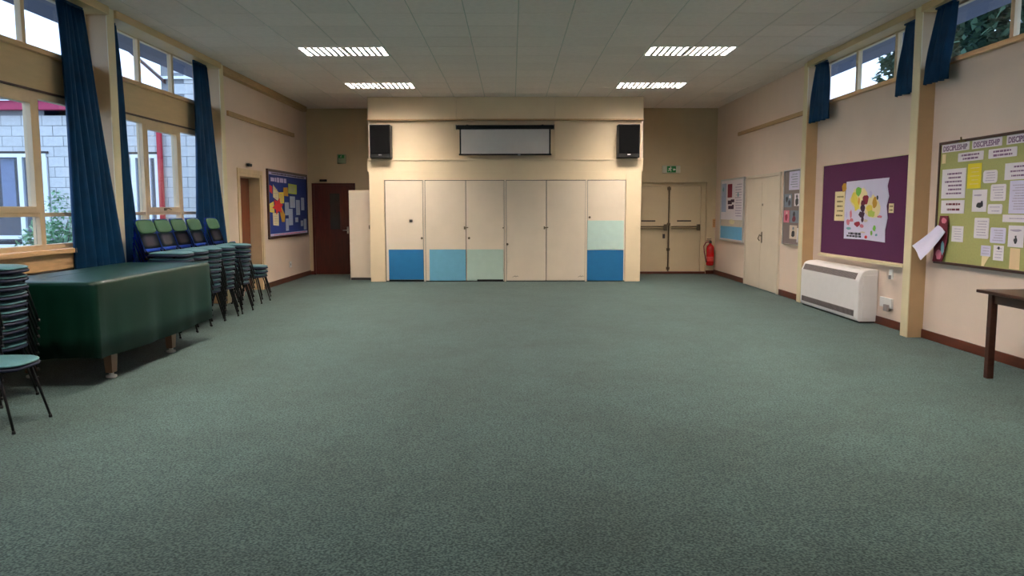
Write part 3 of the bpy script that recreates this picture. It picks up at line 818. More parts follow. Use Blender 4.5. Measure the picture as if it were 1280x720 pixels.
def scribble(bm, side, X, y0, y1, z0, z1, rows, h, seed, fill=0.85):
    rr = random.Random(seed)
    lo, hi = min(y0, y1), max(y0, y1)
    xa, xb = sorted((X, side_x(side, X, 0.0006)))
    for r in range(rows):
        z = z1 - (z1 - z0) * (r + 0.5) / rows
        u = lo + (hi - lo) * rr.uniform(0.0, 0.12)
        end = hi - (hi - lo) * rr.uniform(0.0, 1 - fill + 0.1)
        while u < end:
            w = rr.uniform(1.0, 3.2) * h
            w = min(w, end - u)
            hh = h * rr.uniform(0.75, 1.1)
            box(bm, xa, xb, u, u + w, z - hh / 2, z + hh / 2)
            u += w + h * 0.45
    return bm

NOTE_T = 0.003
def notice(side, X, y0, y1, z0, z1, m, label, group, cat='notice', name='notice', tilt=0.0, r=0.0, rows=0, h=0.012, ink='inkpale', extra=None, lift=0.0, seed=1):
    X1 = side_x(side, X, lift); X2 = side_x(side, X1, NOTE_T)
    xa, xb = sorted((X1, X2))
    t = obj(name, prism(B(), rrect(y0, y1, z0, z1, r, tilt), 'X', xa, xb), m)
    tag(t, label, cat, group)
    if rows:
        mg = 0.12 * abs(y1 - y0); mz = 0.10 * abs(z1 - z0)
        bm = scribble(B(), side, X2, min(y0, y1) + mg, max(y0, y1) - mg, z0 + mz, z1 - mz, rows, h, seed)
        obj('print', bm, ink, t, 'stuff')
    for (a, c, d_, e, mm) in (extra or []):
        blob(side, X2, a, c, d_, e, mm, t, seed=int(a * 1000) % 97)
    return t

def blob(side, X, cy, cz, ry, rz, m, parent, seed=0, k=12, name='printed_shape', lift=0.0):
    rr = random.Random(seed)
    X = side_x(side, X, lift)
    pts = []
    for i in range(k):
        a = 2 * PI * i / k; q = rr.uniform(0.78, 1.15)
        pts.append((cy + ry * q * math.cos(a), cz + rz * q * math.sin(a)))
    xa, xb = sorted((X, side_x(side, X, 0.0008)))
    return obj(name, prism(B(), pts, 'X', xa, xb), m, parent)

def lettering(text, side, X, y_left, z, height, m, parent, width=None):
    cu = bpy.data.curves.new('lettering', 'FONT'); cu.body = text; cu.size = height; cu.extrude = 0.0006; cu.resolution_u = 2; cu.offset = 0.002
    tmp = bpy.data.objects.new('tmp', cu); COL.objects.link(tmp)
    dg = bpy.context.evaluated_depsgraph_get(); dg.update()
    me = bpy.data.meshes.new_from_object(tmp.evaluated_get(dg))
    bpy.data.objects.remove(tmp)
    xs = [v.co.x for v in me.vertices]; sx = (width / (max(xs) - min(xs))) if width else 1.0
    pl = wloc(parent)
    for v in me.vertices:
        x, y, zz = v.co.x * sx, v.co.y, v.co.z
        if side > 0: w = Vector((X - 0.001 - zz, y_left - x, z + y))
        else: w = Vector((X + 0.001 + zz, y_left + x, z + y))
        v.co = w - pl
    me.materials.clear(); me.materials.append(M[m])
    o = bpy.data.objects.new('lettering', me); COL.objects.link(o); o.parent = parent
    return o

def board(side, wallX, y0, y1, z0, z1, felt, framem, label, fw_=0.03, depth=0.04, name='notice_board'):
    t = thing(name, label, 'notice board', (wallX, (y0 + y1) / 2, z0))
    Xf = side_x(side, wallX, depth - 0.012)
    xa, xb = sorted((wallX, Xf)); obj('felt_panel', box(B(), xa, xb, y0 + fw_, y1 - fw_, z0 + fw_, z1 - fw_), felt, t)
    xa, xb = sorted((wallX, side_x(side, wallX, depth)))
    f = B(); box(f, xa, xb, y0, y1, z1 - fw_, z1, 0.003); box(f, xa, xb, y0, y1, z0, z0 + fw_, 0.003); box(f, xa, xb, y0, y0 + fw_, z0 + fw_, z1 - fw_, 0.003); box(f, xa, xb, y1 - fw_, y1, z0 + fw_, z1 - fw_, 0.003)
    obj('board_frame', f, framem, t)
    return t, Xf

# green notice board (right, near)
t, XG = board(1, XR, 6.10, 8.55, 0.87, 2.18, 'green', 'darkwood', 'olive green notice board with dark frame crowded with white notices', 0.028)
G = 'notices on the green board'
for i, (a, c, z) in enumerate(((8.50, 8.0, 2.105), (7.95, 7.47, 2.105), (7.40, 6.93, 2.105), (6.88, 6.4, 2.105))):
    s = notice(1, XG, c, a, z - 0.04, z + 0.045, 'paper', ['leftmost', 'second', 'third', 'fourth'][i] + ' purple lettered banner along the top of the green board', 'banners on the green board', 'banner', 'paper_banner')
    lettering('DISCIPLESHIP', 1, XG - NOTE_T, a - 0.025, z - 0.026, 0.075, 'ink', s, (a - c) - 0.06)
for (y0, y1, z0, z1, m_, lab, kw) in (
    (7.75, 8.19, 1.95, 2.04, 'paper', 'wide white two-line notice under the leftmost banner', dict(rows=2, h=0.02, ink='ink', r=0.01)),
    (7.24, 7.67, 1.95, 2.04, 'paper', 'wide white two-line notice under the second banner', dict(rows=2, h=0.02, ink='ink', r=0.01)),
    (6.75, 7.10, 1.95, 2.04, 'paper', 'wide white notice under the third banner at the picture edge', dict(rows=2, h=0.02, ink='ink')),
    (7.77, 8.00, 1.67, 1.92, 'paperyellow', 'bright yellow sheet pinned to the green board', dict(rows=5, h=0.008, ink='papercream')),
    (8.03, 8.47, 1.575, 1.885, 'paper', 'large white sheet with five lines at upper left of green board', dict(rows=6, h=0.018, ink='ink')),
    (8.03, 8.46, 1.415, 1.555, 'paper', 'white sheet with two red-brown lines under the large white sheet', dict(rows=2, h=0.022, ink='pmaroon')),
    (7.51, 7.735, 1.715, 1.84, 'paper', 'small round-cornered white note right of the yellow sheet', dict(rows=4, h=0.008, r=0.03)),
    (7.655, 7.895, 1.435, 1.655, 'paper', 'white note with dark picture below the yellow sheet', dict(rows=0, extra=[(7.77, 1.50, 0.05, 0.03, 'pblack'), (7.80, 1.60, 0.07, 0.01, 'inkpale'), (7.73, 1.51, 0.02, 0.035, 'inkdark')])),
    (7.365, 7.60, 1.54, 1.70, 'paper', 'square white note left of the tall list sheet', dict(rows=5, h=0.009, r=0.02, ink='inkpale')),
    (7.405, 7.63, 1.415, 1.51, 'paper', 'small low white note beneath the square white note', dict(rows=2, h=0.009, r=0.02)),
    (6.98, 7.40, 1.735, 1.89, 'paper', 'white sheet with a bold purple heading at right', dict(rows=3, h=0.016, ink='ink')),
    (7.03, 7.31, 1.42, 1.725, 'paperlilac', 'tall lilac-white list sheet under the bold heading', dict(rows=10, h=0.010, ink='inkpale')),
    (6.90, 7.39, 1.34, 1.41, 'paper', 'long low white strip below the tall list sheet', dict(rows=1, h=0.01)),
    (7.595, 7.835, 1.17, 1.375, 'paper', 'white note with lilac lines in middle of lower green board', dict(rows=6, h=0.010, r=0.015)),
    (7.33, 7.565, 1.135, 1.285, 'paperlilac', 'squarish lilac note right of the middle lower note', dict(rows=5, h=0.010, r=0.015)),
    (7.07, 7.29, 1.11, 1.31, 'paper', 'white note with a small black figure, above the peach paper', dict(rows=0, extra=[(7.18, 1.17, 0.025, 0.03, 'pblack'), (7.18, 1.205, 0.012, 0.015, 'pblack'), (7.18, 1.265, 0.08, 0.012, 'inkpale')])),
    (7.545, 7.70, 1.0, 1.105, 'paperlilac', 'small lilac note above a curled cream slip', dict(rows=3, h=0.008)),
    (7.345, 7.50, 0.97, 1.115, 'paper', 'small white note at the bottom right of the lilac note', dict(rows=4, h=0.008, extra=[(7.42, 1.09, 0.02, 0.015, 'inkdark')])),
    (7.105, 7.25, 0.905, 1.10, 'paperpeach', 'peach paper strip hanging at the bottom of the green board', dict(rows=0)),
    (8.02, 8.23, 1.12, 1.285, 'paper', 'small white note right of the hanging sheet', dict(rows=5, h=0.007)),
    (8.42, 8.49, 1.95, 2.05, 'papercream', 'tiny cream tab in the top left corner of the green board', dict()),
):
    notice(1, XG, y0, y1, z0, z1, m_, lab, G, seed=int(y0 * 100), **kw)
# curled cream slip
b = B(); prism(b, [(7.68, 1.0), (7.56, 1.0), (7.64, 0.90), (7.68, 0.90)], 'X', XG - 0.003, XG); tag(obj('notice', b, 'papercream'), 'curled cream slip at the bottom of the green board', 'notice', G)
# leaflet and hanging sheet over the frame
b = B(); prism(b, [(8.42, 1.39), (8.27, 1.39), (8.27, 1.12), (8.34, 0.90), (8.53, 0.89)], 'X', XG - 0.03, XG - 0.024)
t = tag(obj('leaflet', b, 'pmaroon'), 'dark coloured leaflet hanging at the lower left of the green board', 'leaflet')
blob(1, XG - 0.03, 8.345, 1.34, 0.05, 0.035, 'ppink', t, 4); blob(1, XG - 0.03, 8.41, 0.97, 0.06, 0.05, 'ppink', t, 5); blob(1, XG - 0.03, 8.34, 1.05, 0.03, 0.08, 'pteal', t, 6)
b = B()
g = [[None] * 5 for _ in range(5)]
c00, c10, c11, c01 = Vector((8.755, 1.05)), Vector((8.43, 1.29)), Vector((8.26, 1.22)), Vector((8.54, 0.90))
for th_ in (0, 1):
    for i in range(5):
        for j in range(5):
            u, v = i / 4, j / 4
            p = (c00 * (1 - u) + c10 * u) * (1 - v) + (c01 * (1 - u) + c11 * u) * v
            g[i][j] = b.verts.new((XG - 0.045 - 0.10 * (1 - u) ** 1.5 + 0.01 * math.sin(v * 5) + 0.002 * th_, p.x, p.y))
    for i in range(4):
        for j in range(4): b.faces.new((g[i][j], g[i + 1][j], g[i + 1][j + 1], g[i][j + 1])).smooth = True
tag(obj('paper_sheet', b, 'paperlilac'), 'loose white sheet hanging out over the left edge of the green board', 'sheet')
b = B(); tube(b, [(XG - 0.02, 8.12, 2.165), (XG - 0.035, 8.10, 2.20)], 0.008, 6); box(b, XG - 0.022, XG - 0.002, 8.05, 8.17, 2.15, 2.165, 0.002)
tag(obj('board_clip', b, 'inkbrown'), 'small dark clip on the top edge of the green board', 'clip')

# purple board
t, XP = board(1, XR, 9.17, 11.72, 0.80, 2.11, 'purple', 'pillar', 'purple felt notice board with a painted fruit poster', 0.012, 0.035)
XP2 = XP
obj('pen_ledge', box(B(), XR - 0.06, XR, 9.17, 11.72, 0.765, 0.80, 0.004), 'pillar', t)
Y_ = lambda x: 10.9 - (x - 165) * 0.00305
Z_ = lambda y: 1.85 - (y - 78) * 0.001415
outl = [(10.90, 1.05), (10.3, 1.06), (9.70, 1.045), (9.71, 1.2), (9.66, 1.35), (9.70, 1.5), (9.65, 1.62), (9.70, 1.75), (9.66, 1.85), (10.3, 1.845), (10.88, 1.84), (10.92, 1.5)]
pst = obj('painted_poster', prism(B(), outl, 'X', XP - 0.006, XP - 0.001), 'paperlilac')
tag(pst, 'white poster with painted fruit on the purple board', 'poster')
lay = 0
for (x, y, rx, ry, m_) in ((300, 260, 85, 110, 'papercream'), (440, 330, 75, 100, 'papercream'), (260, 250, 32, 62, 'pyellow'), (298, 185, 27, 50, 'pgreen'), (285, 320, 26, 55, 'pyellow'), (306, 275, 10, 40, 'porange'),
                           (370, 265, 30, 45, 'pred'), (345, 300, 22, 32, 'pmaroon'), (348, 345, 26, 35, 'pdark'), (338, 405, 30, 32, 'pdark'), (350, 450, 14, 26, 'pdark'),
                           (455, 295, 22, 55, 'pgold'), (410, 345, 30, 36, 'pyellow'), (430, 395, 34, 32, 'plime'), (418, 215, 12, 32, 'plilac'), (480, 250, 9, 20, 'inkdark'),
                           (232, 400, 12, 40, 'ppink'), (205, 480, 18, 34, 'ppink'), (240, 460, 22, 18, 'ppink'), (300, 495, 34, 26, 'pred'), (345, 510, 20, 18, 'ppink'), (215, 540, 26, 14, 'pteal'),
                           (465, 525, 14, 30, 'pgreen'), (440, 570, 10, 24, 'pgreen'), (485, 585, 12, 12, 'pteal'), (390, 612, 13, 18, 'pbrightred'), (510, 420, 22, 12, 'ppink'), (190, 410, 8, 30, 'plilac'), (380, 460, 20, 14, 'psand'), (360, 570, 26, 8, 'psand')):
    blob(1, XP - 0.006 - 0.0002 * lay, Y_(x), Z_(y), rx * 0.00305, ry * 0.001415, m_, pst, seed=x + y, name='painted_shape'); lay += 1
obj('print', scribble(B(), 1, XP - 0.0062, Y_(350), Y_(180), Z_(625), Z_(575), 2, 0.03, 5), 'inkdark', pst)
s = notice(1, XP, 10.925, 11.255, 1.295, 1.71, 'papercream', 'tall cream strip of five text lines left of the fruit poster', 'labels on the purple board', rows=5, h=0.022, ink='inkbrown', lift=0.001, seed=3)
notice(1, XP, 9.52, 9.64, 1.415, 1.53, 'papercream', 'small cream square right of the fruit poster', 'labels on the purple board', rows=2, h=0.02, ink='inkbrown', lift=0.001, seed=4)
tg = tag(obj('paper_tag', prism(B(), [(10.98, 1.70), (11.01, 1.78), (10.96, 1.82), (10.88, 1.82), (10.86, 1.74), (10.9, 1.71)], 'X', XP - 0.014, XP - 0.0125), 'pgold'), 'orange-gold paper shape at top left corner of fruit poster', 'paper shape')

# photo board
t, XQ = board(1, FR, 12.31, 13.06, 0.88, 2.10, 'greyfelt', 'alu', 'narrow grey board with dark photographs right of cream double doors', 0.015)
GP = 'photographs on the grey board'
notice(1, XQ, 12.36, 12.82, 1.77, 2.07, 'paperlilac', 'white sheet at the top of the narrow grey board', GP, rows=6, h=0.012, ink='psteel', seed=2)
for (y0, y1, z0, z1, m_, lab, ex_) in (
    (12.68, 13.02, 1.49, 1.71, 'psteel', 'grey photograph on the left of the upper photo row', [(12.9, 1.62, 0.05, 0.05, 'pblack'), (12.78, 1.56, 0.06, 0.05, 'inkdark'), (12.76, 1.66, 0.04, 0.03, 'paper')]),
    (12.34, 12.56, 1.51, 1.71, 'paper', 'photograph of a dark figure on the right of the upper photo row', [(12.44, 1.58, 0.07, 0.065, 'pblack'), (12.45, 1.66, 0.035, 0.03, 'pblack')]),
    (12.77, 13.02, 1.24, 1.44, 'ppink', 'reddish photograph on the left of the lower photo row', [(12.9, 1.32, 0.06, 0.06, 'pred'), (12.88, 1.4, 0.03, 0.025, 'psand')]),
    (12.35, 12.72, 1.24, 1.44, 'psteel', 'photograph of a dark red figure on the right of the lower row', [(12.55, 1.30, 0.08, 0.05, 'pmaroon'), (12.55, 1.38, 0.05, 0.04, 'pblack')]),
    (12.40, 12.73, 0.98, 1.20, 'psand', 'lowest photograph with a dark round shape', [(12.56, 1.06, 0.08, 0.06, 'pblack'), (12.56, 1.15, 0.04, 0.03, 'psteel')]),
    (12.325, 12.40, 0.93, 1.16, 'paper', 'white slip at the lower right of the grey board', [])):
    notice(1, XQ, y0, y1, z0, z1, m_, lab, GP, 'photograph', 'photograph', extra=ex_)

# framed poster by the corner
t, XS = board(1, FR, 15.30, 16.98, 0.79, 2.09, 'paper', 'alu', 'large silver framed poster with blue band left of the cream double doors', 0.03, name='framed_poster')
for o in t.children:
    if o.name.startswith('felt_panel'): pz = o
k = 0
for (y0, y1, z0, z1, m_) in ((15.34, 16.94, 0.84, 1.10, 'pblueband'), (15.34, 16.94, 1.10, 1.24, 'psand'), (16.12, 16.45, 1.70, 1.98, 'pred'), (16.12, 16.42, 1.56, 1.64, 'pdark'), (15.95, 16.2, 1.60, 1.66, 'pdark'), (16.1, 16.38, 1.46, 1.53, 'pdark'), (15.98, 16.1, 1.46, 1.55, 'pdark'), (16.55, 16.9, 1.4, 2.0, 'paperblue')):
    xa = XS - 0.0005 * (k % 2) - 0.001
    obj('printed_shape', box(B(), xa - 0.001, xa, y0, y1, z0, z1), m_, t); k += 1
obj('print', scribble(B(), 1, XS - 0.003, 15.42, 15.9, 1.30, 1.98, 13, 0.02, 8), 'inkpale', t)
blob(1, XS - 0.003, 15.68, 1.75, 0.05, 0.05, 'pteal', t, 3); blob(1, XS - 0.003, 16.1, 1.2, 0.2, 0.06, 'pcream', t, 4); blob(1, XS - 0.003, 16.78, 1.88, 0.06, 0.05, 'pteal', t, 9)

# blue board (left wall)
t, XB = board(-1, FL, 14.52, 17.30, 0.91, 2.225, 'boardblue', 'darkwood', 'blue notice board with dark frame and a red and yellow star display', 0.045)
GB = 'papers on the blue board'
s = notice(-1, XB, 14.60, 17.22, 2.125, 2.175, 'plilac', 'pale lettered border strip along the top of the blue board', GB, 'border', 'border_strip')
obj('print', scribble(B(), -1, XB + NOTE_T, 14.62, 17.2, 2.13, 2.17, 1, 0.03, 9, 1.0), 'inkdark', s)
s = notice(-1, XB, 14.60, 17.22, 0.96, 1.005, 'plilac', 'pale lettered border strip along the bottom of the blue board', GB, 'border', 'border_strip')
obj('print', scribble(B(), -1, XB + NOTE_T, 14.62, 17.2, 0.965, 1.0, 1, 0.02, 10, 1.0), 'ppink', s)
lb = B(); scribble(lb, -1, XB + 0.0005, 14.64, 15.80, 1.98, 2.09, 1, 0.09, 12, 1.0)
tag(obj('cut_out_title', lb, 'plilac'), 'row of white cut-out letters at the upper left of the blue board', 'title')
def sheet(pts, m_, lab, lift=0.0, name='notice', sc=0):
    xa = XB + lift
    o = obj(name, prism(B(), pts, 'X', xa, xa + 0.003), m_)
    tag(o, lab, 'paper', GB)
    if sc:
        ys = [p[0] for p in pts]; zs = [p[1] for p in pts]
        obj('print', scribble(B(), -1, xa + 0.003, min(ys) + 0.05, max(ys) - 0.05, min(zs) + 0.03, max(zs) - 0.04, sc, 0.01, int(ys[0] * 50)), 'inkpale', o)
sheet([(14.82, 1.70), (15.16, 1.62), (15.18, 1.80), (14.84, 1.94)], 'pcream', 'cream sheet at the top of the star display', 0, sc=3)
sheet([(15.20, 1.58), (15.52, 1.59), (15.53, 1.81), (15.19, 1.80)], 'pyellow', 'yellow sheet at upper right of the star display', 0.0, sc=4)
sheet([(14.60, 1.42), (14.88, 1.40), (14.84, 1.62), (14.58, 1.57)], 'pyellow', 'yellow sheet on the left point of the star display', 0, sc=3)
sheet([(14.78, 1.17), (15.13, 1.15), (15.14, 1.40), (14.77, 1.40)], 'pcream', 'cream sheet at the bottom of the star display', 0, sc=4)
sheet([(15.20, 1.46), (15.34, 1.22), (15.52, 1.22), (15.56, 1.36), (15.3, 1.55)], 'pgold', 'golden sheet at the lower right of the star display', 0, sc=0)
sheet([(15.50, 1.74), (15.82, 1.73), (15.80, 1.91), (15.50, 1.90)], 'pgold', 'gold and red paper right of the star top', 0, sc=0)
star = []
for k in range(12):
    rr_ = 1.0 if k % 2 == 0 else 0.55
    a = k * PI / 6 + 0.2
    star.append((15.10 + 0.36 * rr_ * math.cos(a), 1.53 + 0.17 * rr_ * math.sin(a)))
sheet(star, 'pbrightred', 'bright red paper star in the middle of the star display', 0.004, 'paper_star')
sheet([(14.62, 1.80), (14.78, 1.76), (14.78, 1.90), (14.62, 1.93)], 'pbrightred', 'small red paper at the left edge of the blue board', 0)
sheet([(15.84, 1.79), (16.45, 1.78), (16.47, 1.98), (15.85, 1.99)], 'plime', 'olive green sheet at the top middle of the blue board', 0, sc=5)
for (y0, y1, z0, z1, lab) in ((15.94, 16.31, 1.50, 1.735, 'pale sheet below the olive green sheet'), (15.57, 15.85, 1.35, 1.61, 'pale sheet right of the red star'), (15.82, 16.11, 1.145, 1.48, 'tall pale sheet in the centre of the blue board'),
                              (16.38, 16.67, 1.35, 1.665, 'tall pale sheet right of centre on the blue board'), (15.60, 15.80, 1.04, 1.285, 'narrow pale sheet low on the blue board'), (16.30, 16.51, 1.20, 1.30, 'small pale slip below the right-hand tall sheet'),
                              (16.71, 16.90, 1.11, 1.23, 'small pale slip second from the lower right corner'), (16.95, 17.16, 1.03, 1.26, 'small pale sheet at the lower right corner of the blue board'), (16.78, 17.02, 1.45, 1.72, 'dim blue sheet near the right edge of the blue board')):
    sheet([(y0, z0), (y1, z0), (y1, z1), (y0, z1)], 'paperblue', lab, 0.0, sc=5)

# ------------------------------------------------------------------ sockets
def plate(name, x0, x1, y0, y1, z0, z1, lab, face=None):
    t = tag(obj(name, box(B(), x0, x1, y0, y1, z0, z1, 0.004), 'white'), lab, 'socket')
    if face: obj('switch', box(B(), *face, 0.003), 'grey', t)
plate('thermostat', XR - 0.02, XR, 9.49, 9.57, 0.60, 0.72, 'small white thermostat on the right wall beside the heater', (XR - 0.035, XR - 0.02, 9.51, 9.55, 0.60, 0.65))
plate('power_socket', XR - 0.03, XR, 9.46, 9.76, 0.24, 0.36, 'white double socket low on the right wall beside the heater', (XR - 0.06, XR - 0.03, 9.50, 9.60, 0.20, 0.28))
plate('light_switch', FL, FL + 0.012, 15.85, 16.0, 0.28, 0.40, 'small pale socket low on left wall below the blue board', (FL + 0.012, FL + 0.016, 15.90, 15.94, 0.32, 0.36))
for (y, z) in ((10.2, 2.17), (9.35, 2.2), (10.15, 0.74)):
    pass

# ------------------------------------------------------------------ convector heater
t = thing('wall_heater', 'white fan convector heater on floor under the purple board', 'heater', (4.57, 10.87, 0))
b = B(); prism(b, [(4.695, 0.02), (4.47, 0.02), (4.45, 0.04), (4.45, 0.545), (4.49, 0.645), (4.52, 0.67), (4.57, 0.685), (4.695, 0.69)], 'Y', 9.87, 11.86)
bmesh.ops.bevel(b, geom=b.edges[:], offset=0.006, segments=2, affect='EDGES')
obj('casing', b, 'heater', t)
obj('plinth', box(B(), 4.48, 4.69, 9.9, 11.83, 0, 0.02), 'slot', t)
b = B(); box(b, 4.444, 4.452, 9.99, 11.78, 0.075, 0.155)
obj('bottom_grille', b, 'grey', t)
b = B()
k = 10.0
while k < 11.77: box(b, 4.440, 4.446, k, k + 0.007, 0.08, 0.15); k += 0.03
obj('grille_fins', b, 'slot', t)
dx, dz = 0.04, 0.10; L = math.hypot(dx, dz); nx, nz = -dz / L, dx / L
def slanted(bm, y0, y1, s0, s1, o0, o1):
    pts = []
    for s_, o_ in ((s0, o0), (s1, o0), (s1, o1), (s0, o1)):
        pts.append((4.45 + dx * s_ + nx * o_, 0.545 + dz * s_ + nz * o_))
    prism(bm, pts, 'Y', y0, y1)
b = B(); slanted(b, 9.99, 11.78, 0.08, 0.92, 0.0, 0.004); obj('top_grille', b, 'grey', t)
b = B(); k = 10.0
while k < 11.77: slanted(b, k, k + 0.007, 0.12, 0.88, 0.004, 0.007); k += 0.03
obj('grille_fins', b, 'slot', t)
obj('side_panel', box(B(), 4.50, 4.68, 9.862, 9.872, 0.06, 0.62, 0.003), 'heater', t)

# ------------------------------------------------------------------ table at right edge
t = thing('side_table', 'dark wooden table against the right wall under the green board', 'table', (4.38, 6.35, 0))
obj('table_top', box(B(), 4.09, 4.66, 5.92, 6.78, 0.735, 0.762, 0.005), 'darkwood', t)
b = B()
box(b, 4.135, 4.155, 6.03, 6.65, 0.655, 0.735); box(b, 4.59, 4.61, 6.03, 6.65, 0.655, 0.735); box(b, 4.155, 4.59, 6.61, 6.63, 0.655, 0.735); box(b, 4.155, 4.59, 6.05, 6.07, 0.655, 0.735)
obj('apron', b, 'darkwood', t)
for x in (4.145, 4.60):
    for y in (6.62, 6.06):
        obj('leg', box(B(), x - 0.028, x + 0.028, y - 0.028, y + 0.028, 0, 0.735, 0.004), 'darkwood', t)

# ------------------------------------------------------------------ curtains
def curtain(label, X, top, bot, zt, zb, folds, amp, group, side, flare=0.0):
    b = B(); nu, nv = folds * 8, 14
    rows = []
    rr = random.Random(int(top[0] * 100))
    ph = rr.uniform(0, 6)
    for j in range(nv + 1):
        v = j / nv; row = []
        e = v ** 0.8
        y0 = top[0] + (bot[0] - top[0]) * e; y1 = top[1] + (bot[1] - top[1]) * e
        for i in range(nu + 1):
            u = i / nu
            a = amp * (0.55 + 0.45 * v) * math.sin(2 * PI * folds * u + ph + 0.6 * math.sin(3 * v + ph)) + 0.012 * math.sin(5 * v + 9 * u)
            row.append(b.verts.new((X + a + flare * u * v, y0 + (y1 - y0) * u + 0.01 * math.sin(17 * u + 3 * v), zt + (zb - zt) * v)))
        rows.append(row)
    for j in range(nv):
        for i in range(nu): b.faces.new((rows[j][i], rows[j][i + 1], rows[j + 1][i + 1], rows[j + 1][i])).smooth = True
    t = thing('curtain', label, 'curtain', (X, (bot[0] + bot[1]) / 2, zb), group=group)
    o = obj('curtain_fabric', b, 'curtain', t)
    md = o.modifiers.new('thickness', 'SOLIDIFY'); md.thickness = 0.004
    hk = B(); box(hk, X - 0.015, X + 0.015, top[0], top[1], zt, min(zt + 0.03, 3.6), 0.003); obj('heading_tape', hk, 'curtain', t)
GL, GR = 'full-length blue curtains on the left wall', 'short blue curtains on the right wall'
curtain('wide dark blue curtain gathered at the near left window beside the covered table', -4.56, (8.02, 8.48), (8.14, 8.745), 3.57, 0.62, 6, 0.045, GL, -1, 0.19)
curtain('thin strip of dark blue curtain just behind the near left pillar', -4.56, (9.0, 9.16), (9.0, 9.50), 3.57, 0.75, 3, 0.04, GL, -1)
curtain('dark blue curtain at the far end of the left windows behind the chair stacks', -4.55, (11.35, 11.80), (11.30, 12.04), 3.57, 0.75, 5, 0.045, GL, -1, 0.12)
curtain('dark blue curtain out of view beyond the near left edge', -4.56, (5.70, 6.1), (5.70, 6.3), 3.57, 0.75, 5, 0.04, GL, -1)
curtain('short blue curtain at the far end of the far high window on the right', 4.55, (11.42, 11.85), (11.32, 12.02), 3.58, 2.76, 4, 0.04, GR, 1)
curtain('short blue curtain left of the near right pillar', 4.58, (8.96, 9.26), (9.0, 9.42), 3.58, 2.79, 3, 0.035, GR, 1)
curtain('short blue curtain right of the near right pillar', 4.55, (8.16, 8.54), (8.28, 8.72), 3.58, 2.82, 4, 0.04, GR, 1)

# ------------------------------------------------------------------ covered games table
TX0, TX1, TY0, TY1, TZ = -4.36, -3.41, 6.30, 8.74, 0.875
t = thing('games_table', 'heavy wooden games table hidden under the green cover, tapered legs showing', 'table', ((TX0 + TX1) / 2, (TY0 + TY1) / 2, 0))
obj('table_body', box(B(), TX0 + 0.06, TX1 - 0.06, TY0 + 0.06, TY1 - 0.06, 0.42, TZ - 0.03, 0.02), 'darkwood', t)
for x, y in ((-3.52, 6.70), (-3.52, 7.90), (-4.22, 6.70), (-4.22, 7.90)):
    b = B()
    for (z0, z1, w0, w1, l0, l1) in ((0.05, 0.42, 0.03, 0.042, 0.04, 0.075),):
        vs = []
        for z, w, l in ((z0, w0, l0), (z1, w1, l1)):
            vs.append([b.verts.new((x + sx * w, y + sy * l, z)) for sx, sy in ((-1, -1), (1, -1), (1, 1), (-1, 1))])
        b.faces.new(vs[0][::-1]); b.faces.new(vs[1])
        for k in range(4): b.faces.new((vs[0][k], vs[0][(k + 1) % 4], vs[1][(k + 1) % 4], vs[1][k]))
    lg = obj('leg', b, 'legwood', t)
    b = B(); lathe(b, [(0.035, 0.0), (0.045, 0.006), (0.045, 0.022), (0.02, 0.03), (0.02, 0.05)], (x, y, 0), 14); obj('levelling_foot', b, 'white', lg)
obj('cross_rail', box(B(), -4.15, -3.6, 7.86, 7.94, 0.30, 0.36, 0.005), 'darkwood', t)
# cover
b = B()
def perim(n_side, inset, x0, x1, y0, y1, r):
    pts = []
    r = max(r, 0.01)
    segs = []
    cx0, cx1, cy0, cy1 = x0 + inset + r, x1 - inset - r, y0 + inset + r, y1 - inset - r
    for (px, py, a0) in ((cx1, cy1, 0), (cx0, cy1, PI / 2), (cx0, cy0, PI), (cx1, cy0, 3 * PI / 2)):
        segs.append([(px + r * math.cos(a0 + PI / 2 * k / 5), py + r * math.sin(a0 + PI / 2 * k / 5)) for k in range(6)])
    for i in range(4):
        pts += segs[i]
        p, q = segs[i][-1], segs[(i + 1) % 4][0]
        for k in range(1, n_side): pts.append((p[0] + (q[0] - p[0]) * k / n_side, p[1] + (q[1] - p[1]) * k / n_side))
    return pts
NS = 26
rings = []
prof = [(0.30, TZ + 0.0), (0.10, TZ + 0.001), (0.02, TZ), (0.004, TZ - 0.010), (0.0, TZ - 0.03), (0.0, TZ - 0.14), (0.0, TZ - 0.28), (0.0, TZ - 0.45), (0.0, 0.235)]
for j, (ins, z) in enumerate(prof):
    pts = perim(NS, min(ins, 0.30), TX0, TX1, TY0, TY1, 0.05 if ins < 0.1 else 0.03)
    N = len(pts); ring = []
    drop = max(0, (TZ - z - 0.03)) / 0.62
    for k, (x, y) in enumerate(pts):
        cx, cy = (TX0 + TX1) / 2, (TY0 + TY1) / 2
        s_ = 2 * PI * k / N
        wv = drop * (0.010 * math.sin(s_ * 13 + 1) + 0.006 * math.sin(s_ * 23 + 2) + 0.003 * math.sin(s_ * 37))
        dx_, dy_ = (1 if x > cx else -1) if abs(abs(x - cx) - (TX1 - TX0) / 2) < 0.06 else 0, (1 if y > cy else -1) if abs(abs(y - cy) - (TY1 - TY0) / 2) < 0.06 else 0
        zz = z + (0.018 * math.sin(s_ * 3 + 0.5) if j == len(prof) - 1 else 0) + (0.0015 * math.sin(s_ * 5) if j < 2 else 0)
        ring.append(b.verts.new((x + dx_ * wv, y + dy_ * wv, zz)))
    rings.append(ring)
for j in range(len(rings) - 1):
    N = len(rings[j])
    for k in range(N): b.faces.new((rings[j][k], rings[j][(k + 1) % N], rings[j + 1][(k + 1) % N], rings[j + 1][k])).smooth = True
b.faces.new(rings[0])
o = obj('table_cover', b, 'cloth'); tag(o, 'dark green fitted cloth cover draped over the games table', 'cover')
md = o.modifiers.new('thickness', 'SOLIDIFY'); md.thickness = 0.004; md.offset = 1

